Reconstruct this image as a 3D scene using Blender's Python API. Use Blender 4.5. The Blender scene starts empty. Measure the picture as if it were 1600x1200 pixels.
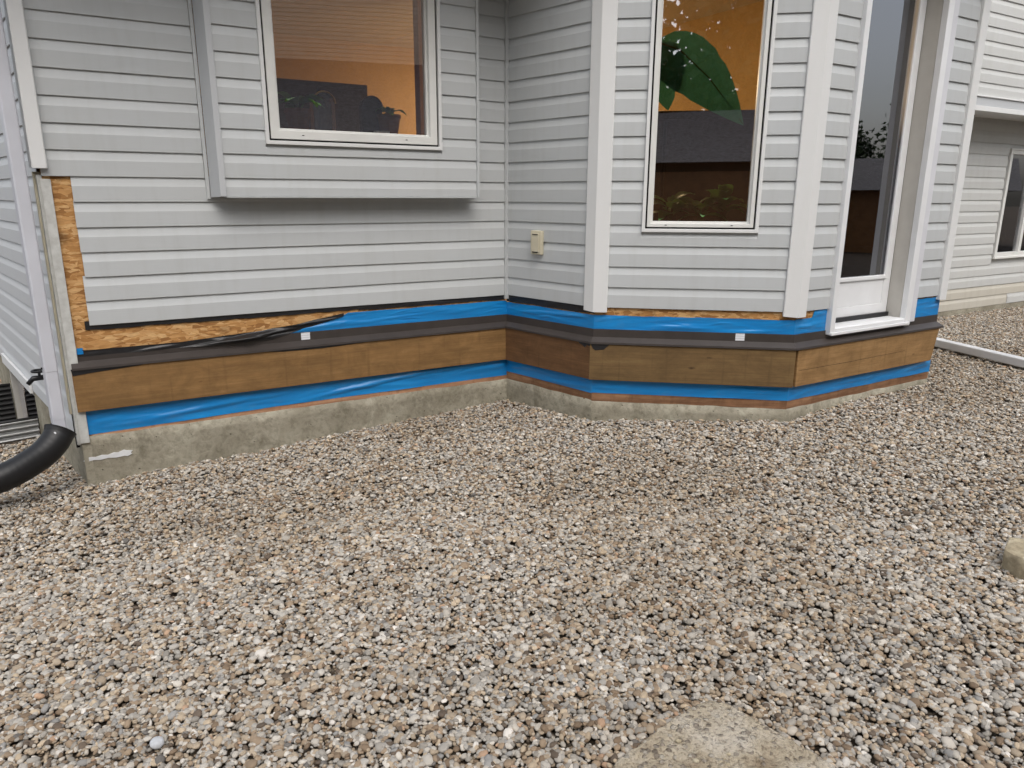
import bpy, bmesh, math, random
import numpy as np
from mathutils import Matrix, Vector, noise

R = math.radians
random.seed(7)
rng = np.random.default_rng(11)
scene = bpy.context.scene
col = scene.collection

# ------------------------------------------------------------------ camera, sky, sun, exposure
PIT, ROLL = R(14.546), R(0.193)
cam = bpy.data.cameras.new("camera")
cam.sensor_width = 36.0
cam.lens = 36.0 * 1131.43 / 1600.0
cam.clip_start = 0.05
cam.clip_end = 400.0
camo = bpy.data.objects.new("camera", cam)
col.objects.link(camo)
_f = Vector((0, math.cos(PIT), -math.sin(PIT)))
_u0 = Vector((0, math.sin(PIT), math.cos(PIT)))
_r0 = Vector((1, 0, 0))
_r = _r0 * math.cos(ROLL) + _u0 * math.sin(ROLL)
_u = -_r0 * math.sin(ROLL) + _u0 * math.cos(ROLL)
camo.matrix_world = Matrix(((_r.x, _u.x, -_f.x, 0), (_r.y, _u.y, -_f.y, 0), (_r.z, _u.z, -_f.z, 1.45), (0, 0, 0, 1)))
scene.camera = camo

SUN_EL, SUN_AZ = R(52), R(163)           # overcast: a broad pale sun behind the photographer's right shoulder
world = bpy.data.worlds.new("World")
scene.world = world
world.use_nodes = True
wn = world.node_tree
wn.nodes.clear()
sky = wn.nodes.new("ShaderNodeTexSky")
sky.sky_type = 'NISHITA'
sky.sun_disc = False
sky.sun_elevation = SUN_EL
sky.sun_rotation = SUN_AZ
sky.air_density = 1.2
sky.dust_density = 4.0
sky.ozone_density = 1.0
hs = wn.nodes.new("ShaderNodeHueSaturation")
hs.inputs["Saturation"].default_value = 0.42
bg = wn.nodes.new("ShaderNodeBackground")
bg.inputs["Strength"].default_value = 0.15
wo = wn.nodes.new("ShaderNodeOutputWorld")
wn.links.new(sky.outputs[0], hs.inputs["Color"])
wn.links.new(hs.outputs[0], bg.inputs[0])
wn.links.new(bg.outputs[0], wo.inputs[0])

sl = bpy.data.lights.new("sun", 'SUN')
sl.energy = 0.75
sl.angle = R(65)
sl.color = (1.0, 0.985, 0.965)
so = bpy.data.objects.new("sun", sl)
col.objects.link(so)
_sd = Vector((math.sin(SUN_AZ) * math.cos(SUN_EL), math.cos(SUN_AZ) * math.cos(SUN_EL), math.sin(SUN_EL)))
so.rotation_euler = _sd.to_track_quat('Z', 'Y').to_euler()
so.location = _sd * 30

scene.view_settings.view_transform = 'Standard'
scene.view_settings.look = 'None'
scene.view_settings.gamma = 1.0
scene.view_settings.exposure = 0.61
scene.view_settings.use_curve_mapping = False
scene.cycles.max_bounces = 6
scene.cycles.diffuse_bounces = 3
scene.cycles.glossy_bounces = 3
scene.cycles.transparent_max_bounces = 8

# ------------------------------------------------------------------ materials
def srgb(r, g, b):
    f = lambda c: ((c / 255 + .055) / 1.055) ** 2.4 if c > 10 else c / 255 / 12.92
    return (f(r), f(g), f(b), 1)


class NT:
    def __init__(s, name):
        s.m = bpy.data.materials.new(name)
        s.m.use_nodes = True
        s.t = s.m.node_tree
        s.p = s.t.nodes["Principled BSDF"]
        s.out = s.t.nodes["Material Output"]

    def n(s, typ, ins=None, **kw):
        nd = s.t.nodes.new("ShaderNode" + typ)
        for k, v in kw.items():
            setattr(nd, k, v)
        for k, v in (ins or {}).items():
            s.set(nd.inputs[k], v)
        return nd

    def set(s, sock, v):
        if hasattr(v, "is_output"):
            s.t.links.new(v, sock)
        else:
            sock.default_value = v

    def coord(s, scale=(1, 1, 1), kind="Object", rot=(0, 0, 0), loc=(0, 0, 0)):
        tc = s.n("TexCoord")
        return s.n("Mapping", {"Vector": tc.outputs[kind], "Scale": scale, "Rotation": rot, "Location": loc}).outputs[0]

    def noise(s, vec, scale=5, detail=3, rough=.55, dist=0.0):
        return s.n("TexNoise", {"Vector": vec, "Scale": scale, "Detail": detail, "Roughness": rough, "Distortion": dist})

    def ramp(s, fac, stops, interp='LINEAR'):
        r = s.n("ValToRGB", {"Fac": fac})
        cr = r.color_ramp
        cr.interpolation = interp
        while len(cr.elements) < len(stops):
            cr.elements.new(0.5)
        for e, (p, c) in zip(cr.elements, stops):
            e.position = p
            e.color = c if len(c) == 4 else (*c, 1)
        return r.outputs[0]

    def mix(s, fac, a, b, blend='MIX'):
        m = s.n("Mix", data_type='RGBA', blend_type=blend)
        s.set(m.inputs["Factor"], fac)
        s.set(m.inputs[6], a)
        s.set(m.inputs[7], b)
        return m.outputs[2]

    def math(s, op, a, b=0.5, clamp=False):
        m = s.n("Math", operation=op, use_clamp=clamp)
        s.set(m.inputs[0], a)
        s.set(m.inputs[1], b)
        return m.outputs[0]

    def bump(s, h, strength=.3, dist=.01):
        b = s.n("Bump", {"Height": h, "Strength": strength, "Distance": dist})
        s.set(s.p.inputs["Normal"], b.outputs[0])
        return b

    def fin(s, color=None, rough=.5, spec=.5, metal=0.0):
        if color is not None:
            s.set(s.p.inputs["Base Color"], color)
        s.set(s.p.inputs["Roughness"], rough)
        s.set(s.p.inputs["Specular IOR Level"], spec)
        s.set(s.p.inputs["Metallic"], metal)
        return s.m


g3 = lambda v: (v, v, v, 1)


def mat_vinyl(name, base, dirt=.22, warm=(0.86, 0.82, 0.74, 1)):
    t = NT(name)
    v = t.coord()
    big = t.noise(v, 1.7, 4).outputs[0]
    streak = t.noise(t.coord((14, 14, 1.6)), 1.0, 4, .6).outputs[0]
    info = t.n("ObjectInfo").outputs["Random"]
    c = t.mix(t.math('MULTIPLY', info, .05), base, g3(.3))
    c = t.mix(t.ramp(big, [(.35, g3(0)), (.75, g3(dirt))]), c, t.mix(1, base, warm, 'MULTIPLY'))
    c = t.mix(t.ramp(streak, [(.5, g3(0)), (.8, g3(dirt * 1.2))]), c, t.mix(1, base, (.7, .68, .62, 1), 'MULTIPLY'))
    grain = t.noise(t.coord((9, 9, 130)), 1.0, 4, .6).outputs[0]
    t.bump(grain, .10, .004)
    return t.fin(c, t.ramp(big, [(.3, g3(.42)), (.7, g3(.58))]), .4)


def mat_plain(name, c, rough=.5, spec=.5, metal=0.0, var=.12, scale=6, bump=.0, bscale=40):
    t = NT(name)
    v = t.coord()
    nz = t.noise(v, scale, 5, .6).outputs[0]
    cc = t.mix(t.ramp(nz, [(.35, g3(0)), (.7, g3(1))]), c, (c[0] * (1 - var * 2), c[1] * (1 - var * 2.1), c[2] * (1 - var * 2.2), 1))
    if bump:
        t.bump(t.noise(v, bscale, 4, .6).outputs[0], bump, .01)
    return t.fin(cc, rough, spec, metal)


M = {}
M['siding'] = mat_vinyl("siding_vinyl", (.512, .532, .54, 1))
M['siding_wing'] = mat_vinyl("siding_vinyl_wing", (.56, .565, .55, 1), .2)
M['siding_low'] = mat_vinyl("siding_vinyl_low", (.55, .52, .45, 1), .3)
M['siding_side'] = mat_vinyl("siding_vinyl_side", (.60, .615, .63, 1), .1)
M['trim'] = mat_vinyl("trim_white_vinyl", (.72, .725, .72, 1), .10)
M['trim_grey'] = mat_vinyl("trim_grey_vinyl", (.50, .515, .53, 1), .08)
M['frame'] = mat_plain("window_frame_white", (.74, .74, .71, 1), .35, .5, var=.04)
M['doorwhite'] = mat_plain("door_paint_white", (.76, .77, .78, 1), .35, .5, var=.03)
M['jamb'] = mat_plain("door_jamb_greige", (.50, .48, .44, 1), .5, .4, var=.06)
M['lilac'] = mat_plain("door_casing", (.66, .665, .70, 1), .45, .4, var=.04)
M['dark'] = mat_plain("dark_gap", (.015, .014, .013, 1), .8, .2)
M['rubber'] = mat_plain("black_rubber", (.012, .012, .013, 1), .45, .4, var=.1)
M['blackplastic'] = mat_plain("black_wrap", (.02, .02, .022, 1), .38, .5, var=.2, scale=12, bump=.25, bscale=25)
M['darkmetal'] = mat_plain("flashing_brown", (.052, .043, .039, 1), .42, .5, var=.12, scale=9)
M['cream'] = mat_plain("cream_plastic", (.62, .57, .43, 1), .45, .5, var=.05)
M['pipe'] = mat_plain("white_pipe", (.72, .73, .74, 1), .35, .5, var=.05)
M['downspout'] = mat_plain("downspout_paint", (.60, .61, .66, 1), .4, .5, var=.05, scale=4)
M['inwall'] = mat_plain("interior_paint_ochre", (.50, .31, .12, 1), .75, .3, var=.05)
M['inceil'] = mat_plain("interior_ceiling", (.55, .42, .25, 1), .8, .3, var=.04)
M['infloor'] = mat_plain("interior_floor", (.16, .09, .04, 1), .5, .4, var=.1)
M['cabinet'] = mat_plain("cabinet_dark", (.045, .028, .022, 1), .45, .4, var=.1)
M['woodframe'] = mat_plain("interior_trim_wood", (.30, .14, .05, 1), .45, .4, var=.15)
def mat_leaf(name, c, mixf=.45):
    m_ = mat_plain(name, c, .35, .5, var=.22, scale=8)
    nt_ = m_.node_tree
    p_ = nt_.nodes["Principled BSDF"]; o_ = nt_.nodes["Material Output"]
    tl = nt_.nodes.new("ShaderNodeBsdfTranslucent"); mx = nt_.nodes.new("ShaderNodeMixShader")
    tl.inputs["Color"].default_value = (min(1, c[0] * 1.6), min(1, c[1] * 1.5), c[2], 1)
    mx.inputs[0].default_value = mixf
    nt_.links.new(p_.outputs[0], mx.inputs[1]); nt_.links.new(tl.outputs[0], mx.inputs[2]); nt_.links.new(mx.outputs[0], o_.inputs[0])
    return m_


M['leafbig'] = mat_leaf("banana_leaf", (.07, .25, .21, 1), .28)
M['leafsm'] = mat_leaf("houseplant_leaf", (.12, .27, .08, 1))
M['stem'] = mat_plain("stem", (.09, .10, .03, 1), .6, .3)
M['pot'] = mat_plain("terracotta", (.32, .13, .06, 1), .7, .3)
M['soil'] = mat_plain("soil", (.03, .02, .012, 1), .9, .1)
M['tanhouse'] = mat_plain("tan_siding", (.66, .56, .45, 1), .6, .3, var=.05)
M['shingle'] = mat_plain("shingle", (.17, .165, .165, 1), .85, .2, var=.25, scale=14)
M['bark'] = mat_plain("bark", (.07, .05, .035, 1), .9, .1, var=.2, bump=.6, bscale=14)
M['leaf'] = mat_plain("foliage", (.045, .075, .025, 1), .6, .3, var=.3, scale=1.2)
M['garage'] = mat_plain("garage_brown_boards", (.06, .045, .035, 1), .8, .2, var=.2, scale=3)
M['galv'] = mat_plain("well_steel", (.46, .47, .47, 1), .4, .5, .6, var=.15, scale=10)
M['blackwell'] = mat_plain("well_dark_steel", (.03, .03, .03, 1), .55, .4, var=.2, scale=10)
M['brass'] = mat_plain("dark_valve_metal", (.02, .02, .022, 1), .35, .5, .5)
M['gold'] = mat_plain("brass_latch", (.65, .42, .12, 1), .3, .5, .9)
M['oldwhite'] = mat_plain("old_white_trim", (.58, .585, .56, 1), .6, .3, var=.12, scale=22)
M['palestone'] = mat_plain("pale_stone", (.50, .515, .54, 1), .6, .3, var=.1, scale=60)
M['caulk'] = mat_plain("white_patch_paint", (.72, .73, .74, 1), .7, .3, var=.06, scale=30)


def mat_osb():
    t = NT("osb_sheathing")
    flakes = None
    for k, (ang, sc) in enumerate(((.4, 1.0), (-.7, 1.25), (1.2, .9))):
        v = t.n("VectorMath", {0: t.coord((20 * sc, 20 * sc, 62 * sc), rot=(0, ang, 0), loc=(k * 3.1, 0, k * 1.7)), 1: t.n("VectorMath", {0: t.noise(t.coord(), 9, 2).outputs[1], 1: (1.6, 1.6, 1.6)}, operation='MULTIPLY').outputs[0]}, operation='ADD').outputs[0]
        vo = t.n("TexVoronoi", {"Vector": v, "Scale": 1.0, "Randomness": 1.0})
        sep = t.n("SeparateColor", {"Color": vo.outputs["Color"]})
        f = sep.outputs[0]
        flakes = f if flakes is None else t.mix(t.math('GREATER_THAN', sep.outputs[1], .55), flakes, f)
    c = t.ramp(flakes, [(.0, srgb(150, 106, 62)), (.3, srgb(184, 136, 82)), (.6, srgb(202, 156, 102)), (1., srgb(216, 176, 124))])
    gr = t.noise(t.coord((30, 30, 180)), 1, 4, .65).outputs[0]
    c = t.mix(t.ramp(gr, [(.4, g3(0)), (.7, g3(.35))]), c, srgb(110, 66, 30))
    st = t.noise(t.coord(), 7, 3).outputs[0]
    c = t.mix(t.ramp(st, [(.6, g3(0)), (.75, g3(.7))]), c, srgb(60, 34, 16))
    t.bump(flakes, .5, .004)
    return t.fin(c, .75, .25)


M['osb'] = mat_osb()


def mat_lumber(name, c1, c2, c3, seed=0):
    t = NT(name)
    v = t.coord(loc=(seed, seed * .7, seed * .3))
    warp = t.noise(v, 1.6, 3).outputs[0]
    g = t.noise(t.coord((2.2, 2.2, 42), loc=(seed, 0, 0)), 1.0, 6, .65, .35).outputs[0]
    g2 = t.noise(t.coord((6, 6, 170), loc=(seed, 2, 0)), 1.0, 4, .6).outputs[0]
    c = t.ramp(g, [(.18, c1), (.5, c2), (.84, c3)])
    c = t.mix(t.ramp(g2, [(.45, g3(0)), (.75, g3(.4))]), c, c1)
    c = t.mix(t.ramp(warp, [(.4, g3(0)), (.7, g3(.35))]), c, (c2[0] * .62, c2[1] * .62, c2[2] * .6, 1))
    bl = t.noise(t.coord((3.2, 3.2, 5), loc=(seed * 2, 0, 0)), 1.6, 6, .7, .4).outputs[0]
    c = t.mix(t.ramp(bl, [(.42, g3(0)), (.66, g3(.55))]), c, (c1[0] * .72, c1[1] * .74, c1[2] * .70, 1))
    c = t.mix(t.ramp(bl, [(.26, g3(.4)), (.40, g3(0))]), c, (c3[0] * 1.12, c3[1] * 1.12, c3[2] * 1.15, 1))
    ver = t.noise(t.coord((26, 26, 2.2), loc=(seed, 0, 0)), 1.0, 3, .6).outputs[0]
    c = t.mix(t.ramp(ver, [(.58, g3(0)), (.74, g3(.35))]), c, (c1[0] * .6, c1[1] * .6, c1[2] * .58, 1))
    kv = t.coord((3.4, 3.4, 8.5), loc=(seed * 1.3, 0, .4 + seed * .1))
    vo = t.n("TexVoronoi", {"Vector": kv, "Scale": 1.0, "Randomness": 1.0})
    kd = t.math('ADD', vo.outputs["Distance"], t.math('MULTIPLY', t.noise(v, 30, 2).outputs[0], .06))
    c = t.mix(t.ramp(kd, [(.06, g3(.85)), (.12, g3(0))]), c, (c1[0] * .35, c1[1] * .3, c1[2] * .3, 1))
    t.bump(t.math('ADD', g, g2), .25, .004)
    return t.fin(c, .72, .3)


M['ledger'] = mat_lumber("treated_lumber", srgb(112, 84, 52), srgb(141, 107, 66), srgb(160, 126, 84), 0)
M['ledger_dark'] = mat_lumber("treated_lumber_dark", srgb(88, 62, 40), srgb(112, 81, 53), srgb(128, 96, 65), 3.3)
M['ledger_olive'] = mat_lumber("treated_lumber_olive", srgb(96, 74, 48), srgb(117, 93, 60), srgb(131, 108, 71), 7.9)
M['ledger_light'] = mat_lumber("treated_lumber_light", srgb(122, 92, 58), srgb(154, 120, 78), srgb(174, 140, 98), 12.1)
M['rimwood'] = mat_lumber("sill_plate", srgb(84, 56, 38), srgb(142, 104, 76), srgb(176, 138, 106), 5.2)


M['rimlight'] = mat_lumber("sill_plate_pale", srgb(140, 98, 72), srgb(186, 140, 108), srgb(204, 164, 134), 9.2)


def mat_blue():
    t = NT("blue_membrane")
    v = t.coord()
    n1 = t.noise(t.coord((2.2, 2.2, 16), rot=(0, .22, 0)), 1.0, 4, .55, .6).outputs[0]
    n2 = t.noise(v, 55, 3).outputs[0]
    c = t.mix(t.ramp(n1, [(.3, g3(0)), (.75, g3(1))]), (.006, .185, .50, 1), (.012, .25, .60, 1))
    dust = t.noise(t.coord((3, 3, 8)), 1.5, 5, .7).outputs[0]
    c = t.mix(t.ramp(dust, [(.55, g3(0)), (.85, g3(.35))]), c, (.18, .26, .36, 1))
    b = t.bump(t.math('ADD', n1, t.math('MULTIPLY', n2, .06)), .25, .02)
    return t.fin(c, .28, .6)


M['blue'] = mat_blue()


def mat_concrete(name, c1, c2, c3, stain=.5):
    t = NT(name)
    v = t.coord()
    a = t.noise(v, 3.2, 7, .65).outputs[0]
    b = t.noise(v, 34, 5, .6).outputs[0]
    c = t.ramp(a, [(.3, c1), (.52, c2), (.72, c3)])
    c = t.mix(t.ramp(b, [(.36, g3(.35)), (.52, g3(0))]), c, (c1[0] * .6, c1[1] * .6, c1[2] * .55, 1))
    drip = t.noise(t.coord((3.4, 3.4, 2.0)), 1.7, 7, .72, .5).outputs[0]
    c = t.mix(t.ramp(drip, [(.55, g3(0)), (.72, g3(stain))]), c, (c1[0] * .4, c1[1] * .38, c1[2] * .3, 1))
    eff = t.noise(t.coord((5, 5, 3.4), loc=(3, 1, 2)), 1.4, 6, .72, .5).outputs[0]
    c = t.mix(t.ramp(eff, [(.54, g3(0)), (.70, g3(.6))]), c, (min(1, c3[0] * 1.25), min(1, c3[1] * 1.25), min(1, c3[2] * 1.28), 1))
    pit = t.n("TexVoronoi", {"Vector": v, "Scale": 17.0, "Randomness": 1.0}).outputs["Distance"]
    pm = t.ramp(pit, [(.05, g3(0)), (.10, g3(1))])
    c = t.mix(t.math('MULTIPLY', t.math('SUBTRACT', 1.0, pm), .7), c, (c1[0] * .35, c1[1] * .34, c1[2] * .3, 1))
    t.bump(t.math('ADD', t.math('ADD', a, b), pm), .5, .012)
    return t.fin(c, .9, .2)


M['concrete'] = mat_concrete("foundation_concrete", srgb(124, 118, 102), srgb(152, 146, 130), srgb(172, 167, 150), .5)
M['chunk'] = mat_concrete("rubble_concrete", srgb(128, 108, 84), srgb(172, 154, 128), srgb(196, 184, 162), .35)


def mat_rubble():
    t = NT("rubble_aggregate")
    v = t.coord()
    a = t.noise(v, 6, 6, .65).outputs[0]
    c = t.ramp(a, [(.3, srgb(142, 122, 98)), (.5, srgb(198, 184, 160)), (.7, srgb(222, 212, 196))])
    vo = t.n("TexVoronoi", {"Vector": v, "Scale": 55.0, "Randomness": 1.0})
    sp = t.n("SeparateColor", {"Color": vo.outputs["Color"]})
    agg = t.math('MULTIPLY', t.math('GREATER_THAN', sp.outputs[1], .62), t.ramp(vo.outputs["Distance"], [(.38, g3(1)), (.5, g3(0))]))
    c = t.mix(t.math('MULTIPLY', agg, .75), c, t.ramp(sp.outputs[0], [(0, srgb(104, 94, 84)), (.5, srgb(160, 150, 138)), (1, srgb(212, 204, 190))]))
    f1 = t.noise(v, 90, 5, .7).outputs[0]
    c = t.mix(t.ramp(f1, [(.36, g3(.6)), (.5, g3(0))]), c, srgb(84, 68, 52))
    t.bump(t.math('ADD', t.math('ADD', t.math('MULTIPLY', agg, .5), f1), t.noise(v, 28, 6, .7).outputs[0]), 1.0, .014)
    return t.fin(c, .92, .15)


M['rubble'] = mat_rubble()
M['block'] = mat_concrete("block_concrete", srgb(134, 122, 100), srgb(186, 174, 148), srgb(204, 194, 170), .2)


def mat_sticker():
    t = NT("paper_sticker")
    z = t.n("SeparateXYZ", {"Vector": t.coord()})
    w = t.n("TexWave", {"Vector": t.coord(), "Scale": 22.0, "Distortion": 1.5, "Detail": 2.0}, wave_type='BANDS', bands_direction='Z')
    c = t.mix(t.ramp(w.outputs["Fac"], [(.72, g3(0)), (.9, g3(.4))]), (.74, .75, .78, 1), (.3, .32, .36, 1))
    return t.fin(c, .4, .5)


M['sticker'] = mat_sticker()


def mat_glass():
    t = NT("window_glass")
    fr = t.n("Fresnel", {"IOR": 1.75})
    gl = t.n("BsdfGlossy", {"Color": (.95, .95, 1, 1), "Roughness": .012})
    wv = t.noise(t.coord(), 2.2, 1).outputs[0]
    bp = t.n("Bump", {"Height": wv, "Strength": .012, "Distance": .02})
    t.t.links.new(bp.outputs[0], gl.inputs["Normal"])
    tr = t.n("BsdfTransparent", {"Color": (.90, .91, .90, 1)})
    mx = t.n("MixShader")
    t.t.links.new(t.math('ADD', t.math('MULTIPLY', fr.outputs[0], 1.25), .12, True), mx.inputs[0])
    t.t.links.new(tr.outputs[0], mx.inputs[1])
    t.t.links.new(gl.outputs[0], mx.inputs[2])
    t.t.links.new(mx.outputs[0], t.out.inputs[0])
    return t.m


M['glass'] = mat_glass()


def mat_pebble():
    t = NT("pebble_stone")
    at = t.n("Attribute", attribute_type='INSTANCER', attribute_name="pcol")
    nz = t.noise(t.coord((60, 60, 60)), 1.0, 4, .6).outputs[0]
    c = t.mix(t.ramp(nz, [(.35, g3(0)), (.75, g3(.4))]), at.outputs["Color"], t.mix(1, at.outputs["Color"], (.6, .55, .48, 1), 'MULTIPLY'))
    t.bump(t.noise(t.coord((160, 160, 160)), 1.0, 3).outputs[0], .15, .002)
    return t.fin(c, .72, .3)


M['pebble'] = mat_pebble()


def mat_ground():
    t = NT("gravel_bed")
    v = t.coord()
    vo = t.n("TexVoronoi", {"Vector": v, "Scale": 42.0, "Randomness": 1.0})
    sp = t.n("SeparateColor", {"Color": vo.outputs["Color"]})
    c = t.ramp(sp.outputs[0], [(0., srgb(60, 51, 42)), (.4, srgb(84, 74, 63)), (.75, srgb(112, 102, 90)), (1., srgb(138, 129, 116))])
    ed = t.ramp(vo.outputs["Distance"], [(.2, g3(0)), (.7, g3(.85))])
    c = t.mix(ed, c, srgb(58, 48, 38))  # dirt colour, darkened to deepen the shade between the stones
    far = t.noise(v, .6, 4).outputs[0]
    c = t.mix(t.ramp(far, [(.45, g3(0)), (.7, g3(.4))]), c, srgb(92, 82, 68))
    t.bump(t.math('SUBTRACT', 1.0, vo.outputs["Distance"]), .8, .02)
    return t.fin(c, .9, .2)


M['ground'] = mat_ground()

# ------------------------------------------------------------------ object helpers
def put(name, verts, faces, mat, parent=None, smooth=False, bevel=0.0, label=None):
    me = bpy.data.meshes.new(name)
    me.from_pydata([tuple(map(float, v)) for v in verts], [], faces)
    bm = bmesh.new()
    bm.from_mesh(me)
    bmesh.ops.recalc_face_normals(bm, faces=bm.faces)
    if bevel:
        es = [e for e in bm.edges if len(e.link_faces) == 2 and e.calc_face_angle(0) > .6]
        bmesh.ops.bevel(bm, geom=es, offset=bevel, segments=2, profile=.6, affect='EDGES', clamp_overlap=True)
    bm.to_mesh(me)
    bm.free()
    if mat is not None:
        me.materials.append(M[mat] if isinstance(mat, str) else mat)
    if smooth:
        for p in me.polygons:
            p.use_smooth = True
    o = bpy.data.objects.new(name, me)
    col.objects.link(o)
    if parent is not None:
        o.parent = parent
    if label:
        o["label"] = label
    return o


def empty(name, loc, label, cat, rz=0, group=None):
    o = bpy.data.objects.new(name, None)
    o.empty_display_size = .1
    o.location = loc
    o.rotation_euler = (0, 0, rz)
    col.objects.link(o)
    tag(o, label, cat, group)
    return o


def tag(o, label, cat, group=None):
    o["label"] = label
    o["category"] = cat
    if group:
        o["group"] = group
    return o


class MB:
    def __init__(s):
        s.v, s.f = [], []

    def add(s, v, f):
        k = len(s.v)
        s.v += [tuple(p) for p in v]
        s.f += [tuple(i + k for i in q) for q in f]
        return s

    def box(s, x0, x1, y0, y1, z0, z1):
        v = [(x, y, z) for x in (x0, x1) for y in (y0, y1) for z in (z0, z1)]
        return s.add(v, [(0, 1, 3, 2), (4, 6, 7, 5), (0, 4, 5, 1), (2, 3, 7, 6), (0, 2, 6, 4), (1, 5, 7, 3)])

    def tube(s, pts, rad, seg=12, caps=True, ridges=0):
        pts = [Vector(p) for p in pts]
        n = len(pts)
        rad = [rad] * n if not hasattr(rad, "__len__") else rad
        k = len(s.v)
        ref = Vector((0.13, 0.21, 1)).normalized()
        for i, p in enumerate(pts):
            t = (pts[min(i + 1, n - 1)] - pts[max(i - 1, 0)]).normalized()
            a = t.cross(ref)
            if a.length < .05:
                a = t.cross(Vector((1, 0, 0)))
            a.normalize()
            b = t.cross(a)
            for j in range(seg):
                w = 2 * math.pi * j / seg
                s.v.append(tuple(p + (a * math.cos(w) + b * math.sin(w)) * rad[i]))
        for i in range(n - 1):
            for j in range(seg):
                j2 = (j + 1) % seg
                s.f.append((k + i * seg + j, k + i * seg + j2, k + (i + 1) * seg + j2, k + (i + 1) * seg + j))
        if caps:
            s.f.append(tuple(k + j for j in range(seg)))
            s.f.append(tuple(k + (n - 1) * seg + j for j in range(seg)))
        return s

    def lathe(s, prof, cx, cy, seg=20):
        k = len(s.v)
        for r, z in prof:
            for j in range(seg):
                w = 2 * math.pi * j / seg
                s.v.append((cx + r * math.cos(w), cy + r * math.sin(w), z))
        for i in range(len(prof) - 1):
            for j in range(seg):
                j2 = (j + 1) % seg
                s.f.append((k + i * seg + j, k + i * seg + j2, k + (i + 1) * seg + j2, k + (i + 1) * seg + j))
        return s

    def put(s, name, mat, parent=None, **kw):
        return put(name, s.v, s.f, mat, parent, **kw)


def ring(s0, s1, z0, z1, w, o0, o1):
    """a rectangular frame in wall coordinates, members of width w"""
    m = MB()
    v, f = [], []
    for o in (o0, o1):
        for (a, b, c, d) in ((s0, s1, z0, z1), (s0 + w, s1 - w, z0 + w, z1 - w)):
            v += [(a, -o, c), (b, -o, c), (b, -o, d), (a, -o, d)]
    for i in range(4):
        j = (i + 1) % 4
        f += [(i, j, 4 + j, 4 + i), (8 + i, 8 + j, 12 + j, 12 + i), (i, j, 8 + j, 8 + i), (4 + i, 4 + j, 12 + j, 12 + i)]
    return m.add(v, f)


# ------------------------------------------------------------------ plan of the house (metres)
A = Vector((-2.344, 3.728)); B = Vector((-0.041, 5.084)); C = Vector((0.5105, 4.5107)); D = Vector((1.7168, 4.3305))
dE = (Vector((3.0843, 5.1629)) - D).normalized()
E = D + dE * 1.57
ANG = R(30.48)
UD = Vector((math.cos(ANG), math.sin(ANG))); VN = Vector((-math.sin(ANG), math.cos(ANG)))
S0 = A + Vector((math.cos(R(131.4)), math.sin(R(131.4)))) * 4.2
E2 = E + VN * (4.72 - E.dot(VN))
Z0, DZ = 0.7775, 0.127           # lower edge of the lowest siding course, exposure of one course
ZT = 3.08                         # underside of the eaves
H0 = Vector((0.4, 5.2, 0))
PL = [S0, A, B, C, D, E, E2]


def pv(i, o):
    """vertex i of the plan, moved outward by o (mitred)"""
    def line(a, b):
        d = (b - a).normalized()
        n = Vector((d.y, -d.x))
        return a + n * o, d
    if i == 0:
        return line(PL[0], PL[1])[0]
    if i == len(PL) - 1:
        p, d = line(PL[-2], PL[-1])
        return p + (PL[-1] - PL[-2])
    p, d = line(PL[i - 1], PL[i])
    q, e = line(PL[i], PL[i + 1])
    cr = d.x * e.y - d.y * e.x
    t = ((q - p).x * e.y - (q - p).y * e.x) / cr
    return p + d * t


class Wall:
    def __init__(s, a, b, idx=None):
        s.a, s.b, s.idx = a, b, idx
        s.d = (b - a).normalized()
        s.n = Vector((s.d.y, -s.d.x))
        s.L = (b - a).length
        s.rz = math.atan2(s.d.y, s.d.x)

    def loc(s, w):
        r = w - s.a
        return r.dot(s.d), r.dot(s.n)

    def w(s, u, o, z):
        p = s.a + s.d * u + s.n * o
        return Vector((p.x, p.y, z))

    def frame(s, obj):                      # puts a part of the house into this wall's own coordinates (x along, -y out, z up)
        obj.location = Vector((s.a.x, s.a.y, 0)) - H0
        obj.rotation_euler = (0, 0, s.rz)
        return obj


WS, WA, WB, WC, WD, WE = [Wall(PL[i], PL[i + 1], i) for i in range(6)]
WF = Wall(E2, E2 + UD * 7.0)
F2 = UD * (E2.dot(UD) + .02) + VN * 4.30
WU = Wall(F2, F2 + UD * 7.0)

house = empty("house", H0, "grey vinyl sided house with a bay, its lower siding stripped to blue membrane", "house")


def part(name, wall, mb, mat, **kw):
    return wall.frame(mb.put(name, mat, house, **kw))


def strip(wall, prof, closed=False, ext0=0.0, ext1=0.0):
    """profile [(o, z)] swept along a wall between its two mitred corners, in wall coordinates"""
    i = wall.idx
    m = MB()
    n = len(prof)
    v = []
    for (o, z) in prof:
        v.append((wall.loc(pv(i, o))[0] - ext0, -o, z))
    for (o, z) in prof:
        v.append((wall.loc(pv(i + 1, o))[0] + ext1, -o, z))
    f = [(j, j + 1, n + j + 1, n + j) for j in range(n - 1)]
    if closed:
        f += [(n - 1, 0, n, 2 * n - 1), tuple(range(n)), tuple(range(n, 2 * n))]
    return m.add(v, f)


# ---- sheathing with its openings
def sheath(wall, z0, z1, opens, mat='osb', o0=-.0165, o1=-.11, s0=None, s1=None, label=None):
    m = MB()
    i = wall.idx
    a0 = 0 if s0 is None else s0
    a1 = wall.L if s1 is None else s1
    cuts = sorted(opens)
    x = a0
    for (p, q, c, d) in cuts:
        m.box(x, p, -o0, -o1, z0, z1)
        if c > z0:
            m.box(p, q, -o0, -o1, z0, c)
        if d < z1:
            m.box(p, q, -o0, -o1, d, z1)
        x = q
    m.box(x, a1, -o0, -o1, z0, z1)
    return part("wall", wall, m, mat, label=label)


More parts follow.
